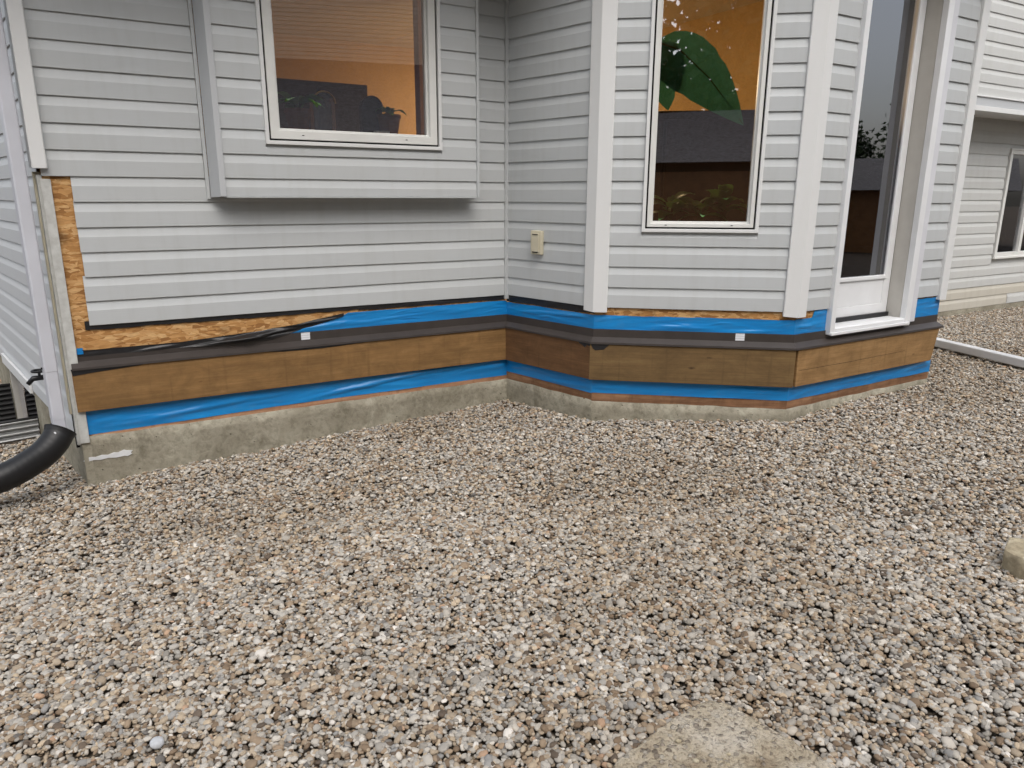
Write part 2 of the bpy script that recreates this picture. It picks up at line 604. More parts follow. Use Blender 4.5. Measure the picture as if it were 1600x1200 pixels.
ZS = .168                                  # top of the concrete
wallS = sheath(WS, .152, ZT, [], s1=WS.L - .05, label="sheathing of the left side wall")
wallA = sheath(WA, ZS, ZT, [(.86, 2.36, 1.47, 3.0)], s0=.004, s1=WA.L - .004, label="sheathing of the long wall left of the bay")
wallB = sheath(WB, ZS, ZT, [], s0=.006, s1=WB.L - .004)
wallC = sheath(WC, ZS, ZT, [(.30, .925, 1.27, 2.86)], s0=.004, s1=WC.L - .004)
wallD = sheath(WD, ZS, ZT, [(.325, 1.125, .60, 2.92)], s0=.004, s1=WD.L)
wallE = sheath(WE, .0, ZT, [], s0=.012)
wallF = sheath(WF, .14, 2.34, [(4.27 - .02, 5.55, .80, 1.99)], mat='siding_wing', s0=0)
wallU = sheath(WU, 2.34, 5.4, [], mat='siding_wing')

# ---- siding: dutch lap courses, each one a strip of its own
def course(wall, parent, z, s0, s1, o=0.0, h=DZ, mat='siding', seed=0, low=None):
    strips = [[(-.016, .004), (-.002, .0)], [(-.002, .0), (.0, .002)], [(.0, .002), (.0003, .040), (.0, .079)],
              [(.0, .079), (-.0026, .088), (-.0060, .1015), (-.0080, .1135)], [(-.0080, .1135), (-.0105, .134)]]
    k = h / .127
    n = max(2, int((s1 - s0) / .16) + 1)
    v, f = [], []
    for prof in strips:
        base = len(v)
        for i in range(n):
            s = s0 + (s1 - s0) * i / (n - 1)
            wz = .0016 * noise.noise((s * .8, seed * 3.7, 1.3)) + .0006 * noise.noise((s * 3, seed * 5.1, 7))
            wo = .0012 * noise.noise((s * 1.6, seed * 2.3, 4.4))
            for (po, pz) in prof:
                zz = z + pz * k + wz
                if low is not None:
                    zz = max(zz, low)
                v.append((s, -(o + po + wo * (1 if -.005 < po else .3)), zz))
        m = len(prof)
        for i in range(n - 1):
            for j in range(m - 1):
                f.append((base + i * m + j, base + i * m + j + 1, base + (i + 1) * m + j + 1, base + (i + 1) * m + j))
    ob = put("siding_course", v, f, mat, parent)
    md = ob.data
    for p in md.polygons:
        p.use_smooth = True
    return ob


def rows(zb, zt):
    n = 0
    while zb + n * DZ < zt - .02:
        yield n, zb + n * DZ
        n += 1


jit = lambda a: random.uniform(-a, a)
BX0, BX1, BO, BZ = .815, 2.394, .121, 1.447          # the boxed-out window on the long wall
LEFT = {0: .122, 1: .122, 2: .133, 3: .130, 4: .128, 5: .131}
for n, z in rows(Z0, ZT):
    left = LEFT.get(n, .008)
    if z + DZ <= BZ + .10:
        course(WA, wallA, z, left, WA.L - .012, seed=n)
    else:
        course(WA, wallA, z, left, .765, seed=n)
        course(WA, wallA, z, 2.425, WA.L - .012, seed=n + 40)
for n, z in rows(Z0, ZT):
    course(WB, wallB, z, .012, WB.L - .03, seed=n + 80)
for n, z in rows(Z0, ZT):
    if z + DZ < 1.243:
        course(WC, wallC, z, .03, WC.L - .03, seed=n + 120)
    elif z < 1.243:
        course(WC, wallC, z, .03, .274, seed=n + 120)
        course(WC, wallC, z, .95, WC.L - .03, seed=n + 140)
        # the notched piece under the window
        course(WC, wallC, z, .274, .95, seed=n + 120, h=(1.243 - z) if 1.243 - z > .05 else .05)
    else:
        course(WC, wallC, z, .03, .274, seed=n + 120)
        course(WC, wallC, z, .95, WC.L - .03, seed=n + 140)
for n, z in rows(Z0, ZT):
    course(WD, wallD, z, .03, .300, seed=n + 200)
    course(WD, wallD, z, 1.245, WD.L - .03, seed=n + 240)
for n, z in rows(Z0, ZT):
    course(WE, wallE, z, .03, WE.L - .01, seed=n + 260)
for n, z in rows(Z0 - 5 * DZ, ZT):
    course(WS, wallS, z, 0, WS.L - .06, mat='siding_side', seed=n + 300)
FS = E2.dot(UD)
FW0, FW1 = 9.548 - FS, 10.85 - FS
for n, z in rows(.152, 2.33):
    mt = 'siding_low' if n < 2 else 'siding_wing'
    if z + DZ > .76 and z < 1.97:
        course(WF, wallF, z, .02, FW0 - .012, mat=mt, seed=n + 400)
        course(WF, wallF, z, FW1 + .012, 7.0, mat=mt, seed=n + 420)
    elif n == 0:
        course(WF, wallF, z, .02, 10.05 - FS, mat='siding_low', seed=n + 400)
        course(WF, wallF, z + .002, 10.055 - FS, 7.0, o=.004, mat='siding_wing', seed=n + 401)
    else:
        course(WF, wallF, z, .02, 7.0, mat=mt, seed=n + 400)
for n, z in rows(2.44, 5.4):
    course(WU, wallU, z, .02, 7.0, mat='siding_wing', seed=n + 450)
# overhang underside and fascia of the far upper storey
m = MB().box(.0, 7.0, -.005, .44, 2.315, 2.335)
part("soffit", WU, m, 'trim')
m = MB().box(.0, 7.0, -.022, -.004, 2.295, 2.345)
part("overhang_edge_trim", WU, m, 'trim', bevel=.004)
m = MB().box(.0, 7.0, -.012, -.003, 2.348, 2.436)
part("overhang_band", WU, m, 'trim_grey')
m = MB().box(.0, 7.0, -.026, -.003, 2.428, 2.442)
part("overhang_starter_trim", WU, m, 'trim', bevel=.003)

# ---- corner posts
def corner_post(name, wl, wr, i, w1, w2, z0, z1, mat='trim', o=.014):
    """outside corner trim folded over vertex i: w1 wide on the left wall, w2 on the right wall (world coordinates -> right wall frame)"""
    pl = wl.loc(PL[i])[0]
    pts = [wl.w(pl - w1, -.010, 0), wl.w(pl - w1, o - .004, 0), wl.w(pl - w1 + .004, o, 0), Vector((*pv(i, o), 0)),
           wr.w(w2 - .004, o, 0), wr.w(w2, o - .004, 0), wr.w(w2, -.010, 0), Vector((*pv(i, -.010), 0))]
    loc = [wr.loc(p.to_2d()) for p in pts]
    v = [(s, -oo, z0 + (.006 if j in (0, 1, 2) else 0)) for j, (s, oo) in enumerate(loc)] + [(s, -oo, z1) for s, oo in loc]
    n = len(pts)
    f = [(j, (j + 1) % n, n + (j + 1) % n, n + j) for j in range(n)] + [tuple(range(n)), tuple(range(n, 2 * n))]
    return part(name, wr, MB().add(v, f), mat, bevel=.0025)


corner_post("corner_trim", WB, WC, 3, .075, .083, .748, ZT)
corner_post("corner_trim", WC, WD, 4, .083, .070, .745, ZT)
corner_post("corner_trim", WD, WE, 5, .060, .070, .745, ZT, o=.020)
corner_post("corner_trim", WS, WA, 1, .06, .040, 1.575, ZT, o=.030)
# inside corner channel
m = MB()
for w_, a_, b_ in ((WA, WA.L - .016, WA.L + .002),):
    m.box(a_, b_, -.012, .010, .752, ZT)
part("inside_corner_channel", WA, m, 'siding', bevel=.002)
m = MB().box(.002, .015, -.010, .010, .752, ZT)
part("inside_corner_channel", WB, m, 'siding', bevel=.002)
# stripped corner at the far left: old boards
m = MB().box(.000, .044, -.006, .012, .140, 1.525)
part("corner_board", WA, m, 'oldwhite', bevel=.0015, label="old white corner board left bare by the stripped siding")
m = MB().box(WS.L - .036, WS.L - .008, -.012, .010, .130, 1.545)
part("corner_board", WS, m, 'oldwhite', bevel=.0015)
m = MB().box(WS.L - .062, WS.L - .040, -.022, .010, .30, 1.56)
part("channel_and_gap", WS, m, 'cream', bevel=.002)
m = MB().box(WS.L - .078, WS.L - .066, -.010, .010, .10, 1.56)
part("channel_and_gap", WS, m, 'dark')  # dark strip painted in for the shaded gap beside the cream channel

# ---- boxed-out window
BL = BX1 - BX0
m = MB()
m.box(BX0 + .006, BX0 + .05, -BO + .014, .0, BZ + .01, 3.0)
m.box(BX1 - .05, BX1 - .006, -BO + .014, .0, BZ + .01, 3.0)
m.box(BX0 + .05, BX1 - .05, -BO + .014, .10, BZ + .006, BZ + .05)
m.box(BX0 + .05, BX1 - .05, -BO + .014, .10, 2.95, 3.0)
m.box(BX0 + .05, 1.10, -BO + .014, -BO + .05, BZ + .05, 2.95)
m.box(2.115, BX1 - .05, -BO + .014, -BO + .05, BZ + .05, 2.95)
m.box(1.10, 2.115, -BO + .014, -BO + .05, BZ + .05, 1.75)
boxp = part("window_box", WA, m, 'siding')
for n, z in rows(Z0, 3.0):
    if n == 5:
        zz = BZ - .002
        ob = course(WA, boxp, z, BX0 + .03, BX1 - .012, o=BO, seed=n + 500, low=zz)
    elif 5 < n and z + DZ < 1.73:
        course(WA, boxp, z, BX0 + .03, BX1 - .012, o=BO, seed=n + 500)
    elif n > 5 and z < 1.73:
        course(WA, boxp, z, BX0 + .03, 1.078, o=BO, seed=n + 500)
        course(WA, boxp, z, 2.137, BX1 - .012, o=BO, seed=n + 540)
        course(WA, boxp, z, 1.078, 2.137, o=BO, seed=n + 500, h=max(.03, 1.722 - z))
    elif n > 5:
        course(WA, boxp, z, BX0 + .03, 1.078, o=BO, seed=n + 500)
        course(WA, boxp, z, 2.137, BX1 - .012, o=BO, seed=n + 540)
# splayed cheek with its corner trims
v = [(.786, -.016, BZ - .008), (BX0 + .004, -BO - .006, BZ - .006), (BX0 + .004, -BO - .006, 3.0), (.786, -.016, 3.0),
     (.80, .01, BZ - .008), (BX0 + .014, -BO + .02, BZ - .006), (BX0 + .014, -BO + .02, 3.0), (.80, .01, 3.0)]
f = [(0, 1, 2, 3), (4, 7, 6, 5), (0, 4, 5, 1), (3, 2, 6, 7), (0, 3, 7, 4), (1, 5, 6, 2)]
put("cheek_panel", v, f, 'trim_grey', boxp)
MB().box(BX0 + .002, BX0 + .034, -BO - .012, -BO + .01, BZ - .004, 3.0).put("corner_trim", 'trim_grey', boxp, bevel=.003)
MB().box(BX1 - .014, BX1 + .004, -BO - .012, .0, BZ - .004, 3.0).put("corner_trim", 'siding', boxp, bevel=.003)
MB().box(.766, .784, -.014, .006, BZ - .018, 3.0).put("wall_channel", 'siding', boxp, bevel=.002)
MB().box(2.404, 2.424, -.014, .006, BZ - .008, 3.0).put("wall_channel", 'siding', boxp, bevel=.002)
MB().box(BX0 + .034, BX1 - .014, -BO - .006, .0, BZ - .010, BZ - .003).put("bottom_trim", 'siding', boxp)


def window(wall, s0, s1, z0, z1, o, g0, g1, h0, h1, label, jw=.020, gap=.010):
    root = part("window", wall, ring(s0, s1, z0, z1, jw, o - .012, o + .016), 'trim', bevel=.003, label=label)
    ring(s0 + jw - .001, s1 - jw + .001, z0 + jw - .001, z1 - jw + .001, gap + .003, o - .03, o - .004).put("shadow_gap", 'dark', root)
    a = s0 + jw + gap
    b = z0 + jw + gap
    c = s1 - jw - gap
    d = z1 - jw - gap
    w = g0 - a - .012
    ring(a, c, b, d, w, o - .055, o + .008).put("frame", 'frame', root, bevel=.003)
    ring(a + w - .002, c - w + .002, b + w - .002, d - w + .002, .014, o - .06, o - .018).put("glazing_stop", 'frame', root, bevel=.002)
    MB().box(g0 - .008, g1 + .008, -(o - .040), -(o - .036), h0 - .008, h1 + .008).put("pane", 'glass', root)
    for k in range(2):
        x = a + (c - a) * (.17 + .62 * k)
        MB().box(x, x + .012, -(o + .0095), -(o + .007), b + w * .45, b + w * .45 + .004).put("weep_hole", 'dark', root)
    return root


window(WA, 1.078, 2.137, 1.722, 2.99, BO, 1.166, 2.056, 1.822, 2.90, "tall white framed kitchen window in the boxed-out wall")
window(WC, .272, .950, 1.243, 2.90, .0, .336, .890, 1.306, 2.84, "narrow white framed window in the front of the bay")

# ---- door
m = MB()
for (a, b) in ((.300, .345), (1.105, 1.165)):
    m.box(a, b, -.026, .015, .615 if a < .5 else .60, 2.90)
m.box(.300, 1.165, -.026, .015, 2.90, 2.96)
door = part("door", WD, m, 'doorwhite', bevel=.004, label="white half-lite patio door in the right side of the bay")
MB().box(1.167, 1.242, -.014, .010, .62, 2.94).put("casing", 'lilac', door, bevel=.004)
MB().box(1.105, 1.135, .016, .16, .64, 2.90).put("jamb", 'jamb', door)
MB().box(.315, .345, .016, .16, .64, 2.90).put("jamb", 'jamb', door)
MB().box(.345, 1.105, .016, .16, 2.86, 2.90).put("jamb", 'jamb', door)
sl_ = ring(.349, 1.101, .672, 2.85, .075, -.16, -.115)
sl_.box(.424, 1.026, .117, .158, .747, .93)
slab = sl_.put("slab", 'doorwhite', door, bevel=.004)
ring(.43, 1.045, .915, 2.77, .028, -.118, -.104).put("glass_moulding", 'doorwhite', door, bevel=.006)
MB().box(.45, 1.03, .124, .130, .935, 2.76).put("pane", 'glass', door)
MB().box(.349, 1.101, .096, .114, .655, .684).put("sweep", 'rubber', door)
m = MB().box(.345, 1.105, -.010, .15, .632, .654)
m.box(.304, 1.150, -.036, .010, .610, .628)
m.box(.320, 1.135, -.024, .010, .6285, .650)
m.put("threshold", 'doorwhite', door, bevel=.003)
MB().tube([(.358, .098, 1.02 + .26), (.40, .094, 1.285)], .008, 8).put("latch", 'gold', door)

# ---- wall vent cover on the angled wall
m = MB().box(.262, .356, -.030, .0, 1.077, 1.232)
vent = part("outlet_cover", WB, m, 'cream', bevel=.006, label="cream plastic outlet cover on the angled siding")
MB().box(.276, .342, -.036, -.029, 1.095, 1.215).put("lid", 'cream', vent, bevel=.003)
MB().box(.285, .334, -.0385, -.035, 1.205, 1.210).put("lid_slot", 'dark', vent)
MB().box(.285, .334, -.0385, -.035, 1.090, 1.096).put("lid_slot", 'dark', vent)

# ------------------------------------------------------------------ stripped band: membrane, flashing, ledger, sill, concrete
def membrane(wall, zt, zb, o, sa=None, sb=None, amp=.0025, seed=0, topf=None, name="blue_membrane", mat='blue', botf=None, label=None, curl=0):
    i = wall.idx
    a = wall.loc(pv(i, o))[0] if sa is None else sa
    b = wall.loc(pv(i + 1, o))[0] if sb is None else sb
    n = max(6, int((b - a) / .014))
    k = 26
    v, f = [], []
    rc = random.Random(seed * 17 + 3)
    creases = []
    for q in range(max(2, int((b - a) * (3.6 if mat == 'blue' else 0)))):
        creases.append((a + rc.random() * (b - a), rc.uniform(.07, .26), zb + (zt - zb) * rc.uniform(.1, .75), rc.choice((-1, 1, 1)) * rc.uniform(.04, .22), rc.uniform(.0016, .0042), rc.uniform(.0028, .0055)))
    for x in range(n + 1):
        s = a + (b - a) * x / n
        top = zt + (topf(s) if topf else .004 * noise.noise((s * 5, seed, 0)) + .0015 * noise.noise((s * 21, seed, 3)))
        bot = zb + (botf(s) if botf else .003 * noise.noise((s * 4, seed, 9)))
        end = min(1, min(s - a, b - s) / .05)
        for j in range(k + 1):
            t = j / k
            z = bot + (top - bot) * t
            # slanting tension creases
            w = 0
            for q, (fr, sl0) in enumerate(((7, 5), (11, -7), (17, 9))):
                w += max(0, noise.noise((s * fr * .16 + z * sl0 * 1.2, z * 24 - s * (1.1, -.8, 1.7)[q] * 2, seed * 3 + q * 11)) - .08) * (1.3, .9, .6)[q]
            oo = o + amp * w * 4.2 * end * (.3 + .7 * math.sin(math.pi * min(max(t, .08), .92)))
            for (c0, cl, cz0, cs_, ch, cw) in creases:
                tt = (s - c0) / cl
                if 0 < tt < 1:
                    dzc = (z - cz0 - cs_ * (s - c0) - .012 * math.sin(tt * 2.6)) / cw
                    if abs(dzc) < 3:
                        oo += end * ch * math.sin(math.pi * tt) * math.exp(-dzc * dzc)
            oo += curl * max(0, t - .75) * (.5 + noise.noise((s * 9, seed, 5)))
            v.append((s, -oo, z))
    for x in range(n):
        for j in range(k):
            f.append((x * (k + 1) + j, (x + 1) * (k + 1) + j, (x + 1) * (k + 1) + j + 1, x * (k + 1) + j + 1))
    return part(name, wall, MB().add(v, f), mat, smooth=True, label=label)


def topA(s):            # the loosened end of the membrane sags away to the left
    base = .004 * noise.noise((s * 5, 1, 0))
    if s < 1.52:
        return -.004 - .075 * min(1, max(0, (1.52 - s) / .42)) ** .8 + base
    return base


membrane(WA, .738, .630, -.0105, sa=1.12, seed=1, topf=topA, label="upper strip of blue membrane on the long wall")
membrane(WB, .728, .632, -.0105, seed=2)
membrane(WC, .728, .632, -.0105, seed=3, amp=.003)
membrane(WD, .728, .622, -.0105, sb=.300, seed=4, topf=lambda s: .004 + .05 * max(0, min(1, (s - .16) / .02)))
membrane(WD, .768, .632, -.0105, sa=1.168, sb=WD.L - .001, seed=5)
membrane(WA, .36, .196, -.0105, sa=.045, seed=6, botf=lambda s: -.018 * max(0, 1 - s / 1.1), amp=.0035)
membrane(WB, .36, .228, -.0105, seed=7, botf=lambda s: -.004 - .012 * max(0, s - .3))
membrane(WC, .36, .222, -.0105, seed=8)
membrane(WD, .36, .220, -.0105, sb=WD.L - .001, seed=9)
# black wrap: paper below the siding, crumpled fold along the flashing
membrane(WA, .80, .752, -.0098, sa=.10, sb=1.62, seed=21, name="black_wrap", mat='blackplastic', botf=lambda s: .012 * noise.noise((s * 3.2, 2, 2)) + .006 * noise.noise((s * 11, 2, 2)))
membrane(WA, .80, .752, -.0098, sa=1.60, sb=WA.L, seed=22, name="black_wrap", mat='blackplastic', botf=lambda s: -.004 + .006 * noise.noise((s * 6, 2, 2)))
membrane(WB, .80, .748, -.0098, seed=23, name="black_wrap", mat='blackplastic', botf=lambda s: -.014 + .007 * noise.noise((s * 6, 5, 2)))


def foldtop(s):
    return .004 * noise.noise((s * 8, 4, 4)) + .028 * max(0, min(1, (s - .55) / .5)) + .062 * max(0, min(1, (s - 1.0) / .5)) ** 1.2


membrane(WA, .648, .618, -.004, sa=.046, sb=1.50, seed=31, amp=.010, topf=foldtop, name="black_wrap", mat='blackplastic', label="crumpled black wrap folded down over the flashing",
         botf=lambda s: -.003 + .105 * max(0, min(1, (s - 1.02) / .48)) ** 1.1, curl=.01)
membrane(WA, .662, .628, -.002, sa=.046, sb=.075, seed=33, amp=.006, name="membrane_scrap", mat='blue')

# flashing: upright leg, sloping shelf, turned-down lip
fl_prof = [(-.0075, .640), (-.0045, .640), (-.0035, .590), (.036, .563), (.0375, .551), (.0345, .551), (.033, .560), (-.0075, .585)]
for w_, e0, e1, nm in ((WA, .0, 0, None), (WB, 0, 0, None), (WC, 0, 0, None), (WD, 0, .012, None)):
    if w_ is WA:
        n_ = len(fl_prof)
        v = [(.012, -o, z) for o, z in fl_prof] + [(WA.loc(pv(2, o))[0], -o, z) for o, z in fl_prof]
        f = [(j, (j + 1) % n_, n_ + (j + 1) % n_, n_ + j) for j in range(n_)] + [tuple(range(n_)), tuple(range(n_, 2 * n_))]
        part("flashing", WA, MB().add(v, f), 'darkmetal')
    elif w_ is WD:
        low = [(o, z - (.034 if z > .63 else 0)) for o, z in fl_prof]
        n_ = len(fl_prof)
        for (pr, sa, sb) in ((fl_prof, None, .300), (low, .300, 1.168), (fl_prof, 1.168, WD.L - .01)):
            v = [((WD.loc(pv(4, o))[0] if sa is None else sa), -o, z) for o, z in pr] + [(sb + (.022 if sb > 1.5 and o > 0 else 0), -o, z) for o, z in pr]
            f = [(j, (j + 1) % n_, n_ + (j + 1) % n_, n_ + j) for j in range(n_)] + [tuple(range(n_)), tuple(range(n_, 2 * n_))]
            part("flashing", WD, MB().add(v, f), 'darkmetal')
    else:
        part("flashing", w_, strip(w_, fl_prof, True), 'darkmetal')
# stickers on the flashing
for w_, a_ in ((WA, 1.226), (WC, .872)):
    part("sticker", w_, MB().box(a_, a_ + .054, .0015, .0035, .594, .638), 'sticker', label="small white paper sticker on the brown flashing")

# ledger boards
def board(wall, sa0, sa1, sb0, sb1, z0, z1, o0, o1, mat, name="ledger_board", label=None):
    """ends can be raked: sa0/sa1 start at bottom/top, sb0/sb1 end at bottom/top"""
    v = [(sa0, -o0, z0), (sb0, -o0, z0), (sb1, -o0, z1), (sa1, -o0, z1), (sa0, -o1, z0), (sb0, -o1, z0), (sb1, -o1, z1), (sa1, -o1, z1)]
    f = [(0, 1, 2, 3), (4, 7, 6, 5), (0, 4, 5, 1), (1, 5, 6, 2), (2, 6, 7, 3), (3, 7, 4, 0)]
    return part(name, wall, MB().add(v, f), mat, bevel=.003, label=label)


LO0, LO1, LZ0, LZ1 = -.008, .028, .320, .552
_e = WA.loc(pv(2, .028))[0] + .003
board(WA, .010, .008, _e, _e, LZ0, LZ1, LO0, LO1, 'ledger', label="long brown treated ledger board left of the bay")
_e = WB.loc(pv(2, .028))[0] - .002
board(WB, _e, _e, WB.L + .010, WB.L + .010, LZ0 - .002, LZ1, LO0, LO1, 'ledger_dark', label="dark brown ledger board on the angled wall of the bay")
board(WC, -.016, -.016, WC.L + .011, WC.L + .011, LZ0 - .004, LZ1 - .002, LO0, LO1 + .001, 'ledger_olive', label="olive brown knotty ledger board on the front of the bay")
board(WD, .013, .013, WD.L - .075, WD.L - .02, LZ0 - .003, LZ1, LO0, LO1, 'ledger_light', label="lighter split ledger board under the patio door")
# a long drying check in the right-hand board
part("wood_check", WD, MB().add([(.03, -.0288, .418), (.5, -.0288, .416), (1.15, -.0288, .424), (1.15, -.0288, .4255), (.5, -.0288, .4185), (.03, -.0288, .4195)], [(0, 1, 4, 5), (1, 2, 3, 4)]), 'dark')
# black tape showing under the flashing
def flap(wall, pts, o=.0305, mat='blackplastic'):
    n = len(pts)
    v = [(s, -o, z) for s, z in pts] + [(s, -(o - .0015), z) for s, z in pts]
    f = [tuple(range(n)), tuple(range(2 * n - 1, n - 1, -1))] + [(i, (i + 1) % n, n + (i + 1) % n, n + i) for i in range(n)]
    return part("black_tape", wall, MB().add(v, f), mat)


flap(WC, [(-.012, .558), (.115, .558), (.098, .540), (.072, .516), (.045, .513), (.02, .509), (.003, .521)])
flap(WB, [(.70, .558), (.81, .558), (.80, .530), (.775, .540), (.755, .520), (.74, .530), (.71, .540)], .0292)
flap(WA, [(.006, .558), (.40, .558), (.33, .545), (.22, .538), (.10, .530), (.012, .522)])
flap(WA, [(.95, .556), (1.75, .556), (1.6, .547), (1.35, .538), (1.1, .541)], .0312)

# sill plate and concrete foundation
for w_, z_t in ((WA, .206), (WB, .225), (WC, .232), (WD, .232)):
    part("sill_plate", w_, strip(w_, [(-.012, ZS - .002), (-.012, z_t), (-.03, z_t), (-.03, ZS - .002)], True, ext0=(-.046 if w_ is WA else 0), ext1=(-.002 if w_ is WD else 0)), 'rimlight' if w_ is WA else 'rimwood')


def foundation(wall, zt, o=-.010, ext0=0, name="foundation"):
    i = wall.idx
    a = wall.loc(pv(i, o))[0] - ext0
    b = wall.loc(pv(i + 1, o))[0]
    n = max(4, int((b - a) / .03))
    k = 12
    v, f = [], []
    for x in range(n + 1):
        s = a + (b - a) * x / n
        e = 0 if x in (0, n) else 1
        for j in range(k + 1):
            z = -.55 + (zt + .008 * noise.noise((s * 6, i, 0)) * e + .55) * j / k
            oo = o + e * (.004 * noise.noise((s * 5, z * 5, i)) + .002 * noise.noise((s * 22, z * 22, i)))
            v.append((s, -oo, z))
        v.append((s, .16, zt))
    k2 = k + 2
    for x in range(n):
        for j in range(k2 - 1):
            f.append((x * k2 + j, (x + 1) * k2 + j, (x + 1) * k2 + j + 1, x * k2 + j + 1))
    return part(name, wall, MB().add(v, f), 'concrete', smooth=True)


foundation(WA, ZS)
foundation(WB, ZS + .002)
foundation(WC, ZS - .002)
foundation(WD, ZS)
foundation(WE, ZS)
part("foundation", WF, MB().box(0, 7, -.002, .15, -.5, .148), 'concrete')
wl0, wl1 = WS.L - 2.65, WS.L - 1.45        # basement window on the side wall
m = MB()
m.box(0, wl0, .006, .15, -.7, .150)
m.box(wl1, WS.L - .002, .006, .15, -.7, .150)
m.box(wl0, wl1, .006, .15, -.7, -.42)
part("foundation", WS, m, 'concrete')
# white paint patch on the concrete by the corner
pts = [(.000, .034), (.02, .029), (.05, .033), (.08, .028), (.12, .033), (.16, .027), (.20, .031), (.215, .026), (.238, .036), (.232, .045), (.243, .055), (.215, .060), (.20, .066), (.17, .056), (.15, .060), (.12, .050), (.09, .055), (.06, .049), (.03, .053), (.01, .046)]
n_ = len(pts)
part("paint_patch", WA, MB().add([(s, .0072, z) for s, z in pts] + [(s, .012, z) for s, z in pts], [tuple(range(n_))] + [(i, (i + 1) % n_, n_ + (i + 1) % n_, n_ + i) for i in range(n_)]), 'caulk')

# basement window in its well, side wall
root = part("window", WS, ring(wl0, wl1, -.42, .125, .035, -.06, -.01), 'jamb', bevel=.004, label="basement window down in the steel well")
MB().box(wl0 + .05, wl1 - .05, .045, .05, -.37, .075).put("pane", 'glass', root)
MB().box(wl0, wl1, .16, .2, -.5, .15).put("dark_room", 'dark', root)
MB().box(wl0 - .05, wl1 + .03, -.020, -.002, .128, .205).put("head_trim", 'trim', root, bevel=.003)

# far basement window of the right-hand wing
s0_, s1_ = FW0, FW1
root = part("window", WF, ring(s0_, s1_, .735, 2.01, .018, -.012, .020), 'frame', bevel=.003, label="white framed window low in the far right wall")
ring(s0_ + .018, s1_ - .018, .753, 1.992, .045, -.05, .012).put("frame", 'frame', root, bevel=.003)
MB().box(s0_ - .004, s1_ + .004, -.030, .0, .728, .752).put("sill", 'frame', root, bevel=.003)
MB().box((s0_ + s1_) / 2 - .085, (s0_ + s1_) / 2 - .025, -.004, .06, .80, 1.945).put("mullion", 'frame', root, bevel=.003)
MB().box(s0_ + .06, s1_ - .06, .030, .035, .79, 1.95).put("pane", 'glass', root)
MB().box(s0_ + .06, s1_ - .06, .35, .37, .79, 1.95).put("dark_backing", 'cabinet', root)  # dark panel set well back behind the pane

# ---- downspout, tap
dsx = WS.loc(Vector((-2.412, 3.675)))
cs, co = dsx
m = MB()
prof = []
hw, hd, rr = .040, .030, .010
for (sx, sy) in ((1, 1), (-1, 1), (-1, -1), (1, -1)):
    for k in range(4):
        a = math.pi / 2 * (k / 3) + {(1, 1): 0, (-1, 1): math.pi / 2, (-1, -1): math.pi, (1, -1): 1.5 * math.pi}[(sx, sy)]
        prof.append((sx * (hw - rr) + rr * math.cos(a), sy * (hd - rr) + rr * math.sin(a)))
def duct(m, zs, scl=None):
    k = len(m.v); n = len(prof)
    for q, z in enumerate(zs):
        sc = 1 if scl is None else scl[q]
        for (x, y) in prof:
            m.v.append((cs + x * sc, -co + y * sc, z))
    for q in range(len(zs) - 1):
        for j in range(n):
            m.f.append((k + q * n + j, k + q * n + (j + 1) % n, k + (q + 1) * n + (j + 1) % n, k + (q + 1) * n + j))
duct(m, [.20, .30, .301, .56, .562, 3.0], [.97, .97, 1, 1, 1.04, 1.04])
ds = part("downspout", WS, m, 'downspout', smooth=False, label="pale grey downspout on the left corner")
for z in (.575, .27):
    MB().tube([(cs - .01, -co - .030, z), (cs - .01, -co - .037, z)], .006, 8).put("screw", 'dark', ds)
ts, tz = WS.L - .62, .40
m = MB().tube([(ts, .0, tz), (ts, -.09, tz), (ts, -.12, tz - .03)], [.016, .016, .013], 10)
m.tube([(ts, -.055, tz), (ts, -.055, tz + .04)], .008, 8)
tap = part("tap", WS, m, 'brass', smooth=True, label="black garden tap on the side wall")
m = MB().tube([(ts + .036 * math.cos(a), -.055 + .036 * math.sin(a), tz + .042) for a in [i * math.pi / 8 for i in range(17)]], .007, 6)
m.put("handle", 'brass', tap, smooth=True)
MB().tube([(ts - .02, .005, tz), (ts - .02, -.012, tz)], .035, 12).put("flange", 'brass', tap)

# ---- eaves and roof above the picture
def poly(name, pts, z, mat, th=.02):
    n = len(pts)
    v = [(p.x - H0.x, p.y - H0.y, z) for p in pts] + [(p.x - H0.x, p.y - H0.y, z + th) for p in pts]
    f = [tuple(range(n)), tuple(range(2 * n - 1, n - 1, -1))] + [(i, (i + 1) % n, n + (i + 1) % n, n + i) for i in range(n)]
    return put(name, v, f, mat, house)


back = lambda p, t: p + VN * t
outl = [pv(0, .42), pv(1, .42) - VN * .42, pv(2, .42) - VN * .42 + UD * .1, pv(3, .30), pv(4, .30), pv(5, .30)]  # unseen overhang, pushed out along the long wall to shade it
poly("eave_soffit", outl + [back(pv(5, .42), 1.35), back(pv(5, .42), 4.5), back(pv(0, .42), 2.0)], ZT + .002, 'trim', .02)
poly("roof_deck", outl + [back(pv(5, .42), 1.35), back(pv(5, .42), 4.5), back(pv(0, .42), 2.0)], ZT + .20, 'shingle', .05)
for a, b in zip(outl[:-1], outl[1:]):
    dd = (b - a).normalized(); nn = Vector((dd.y, -dd.x))
    q = [a, b, b - nn * .02, a - nn * .02]
    poly("fascia", q, ZT - .01, 'trim', .20)

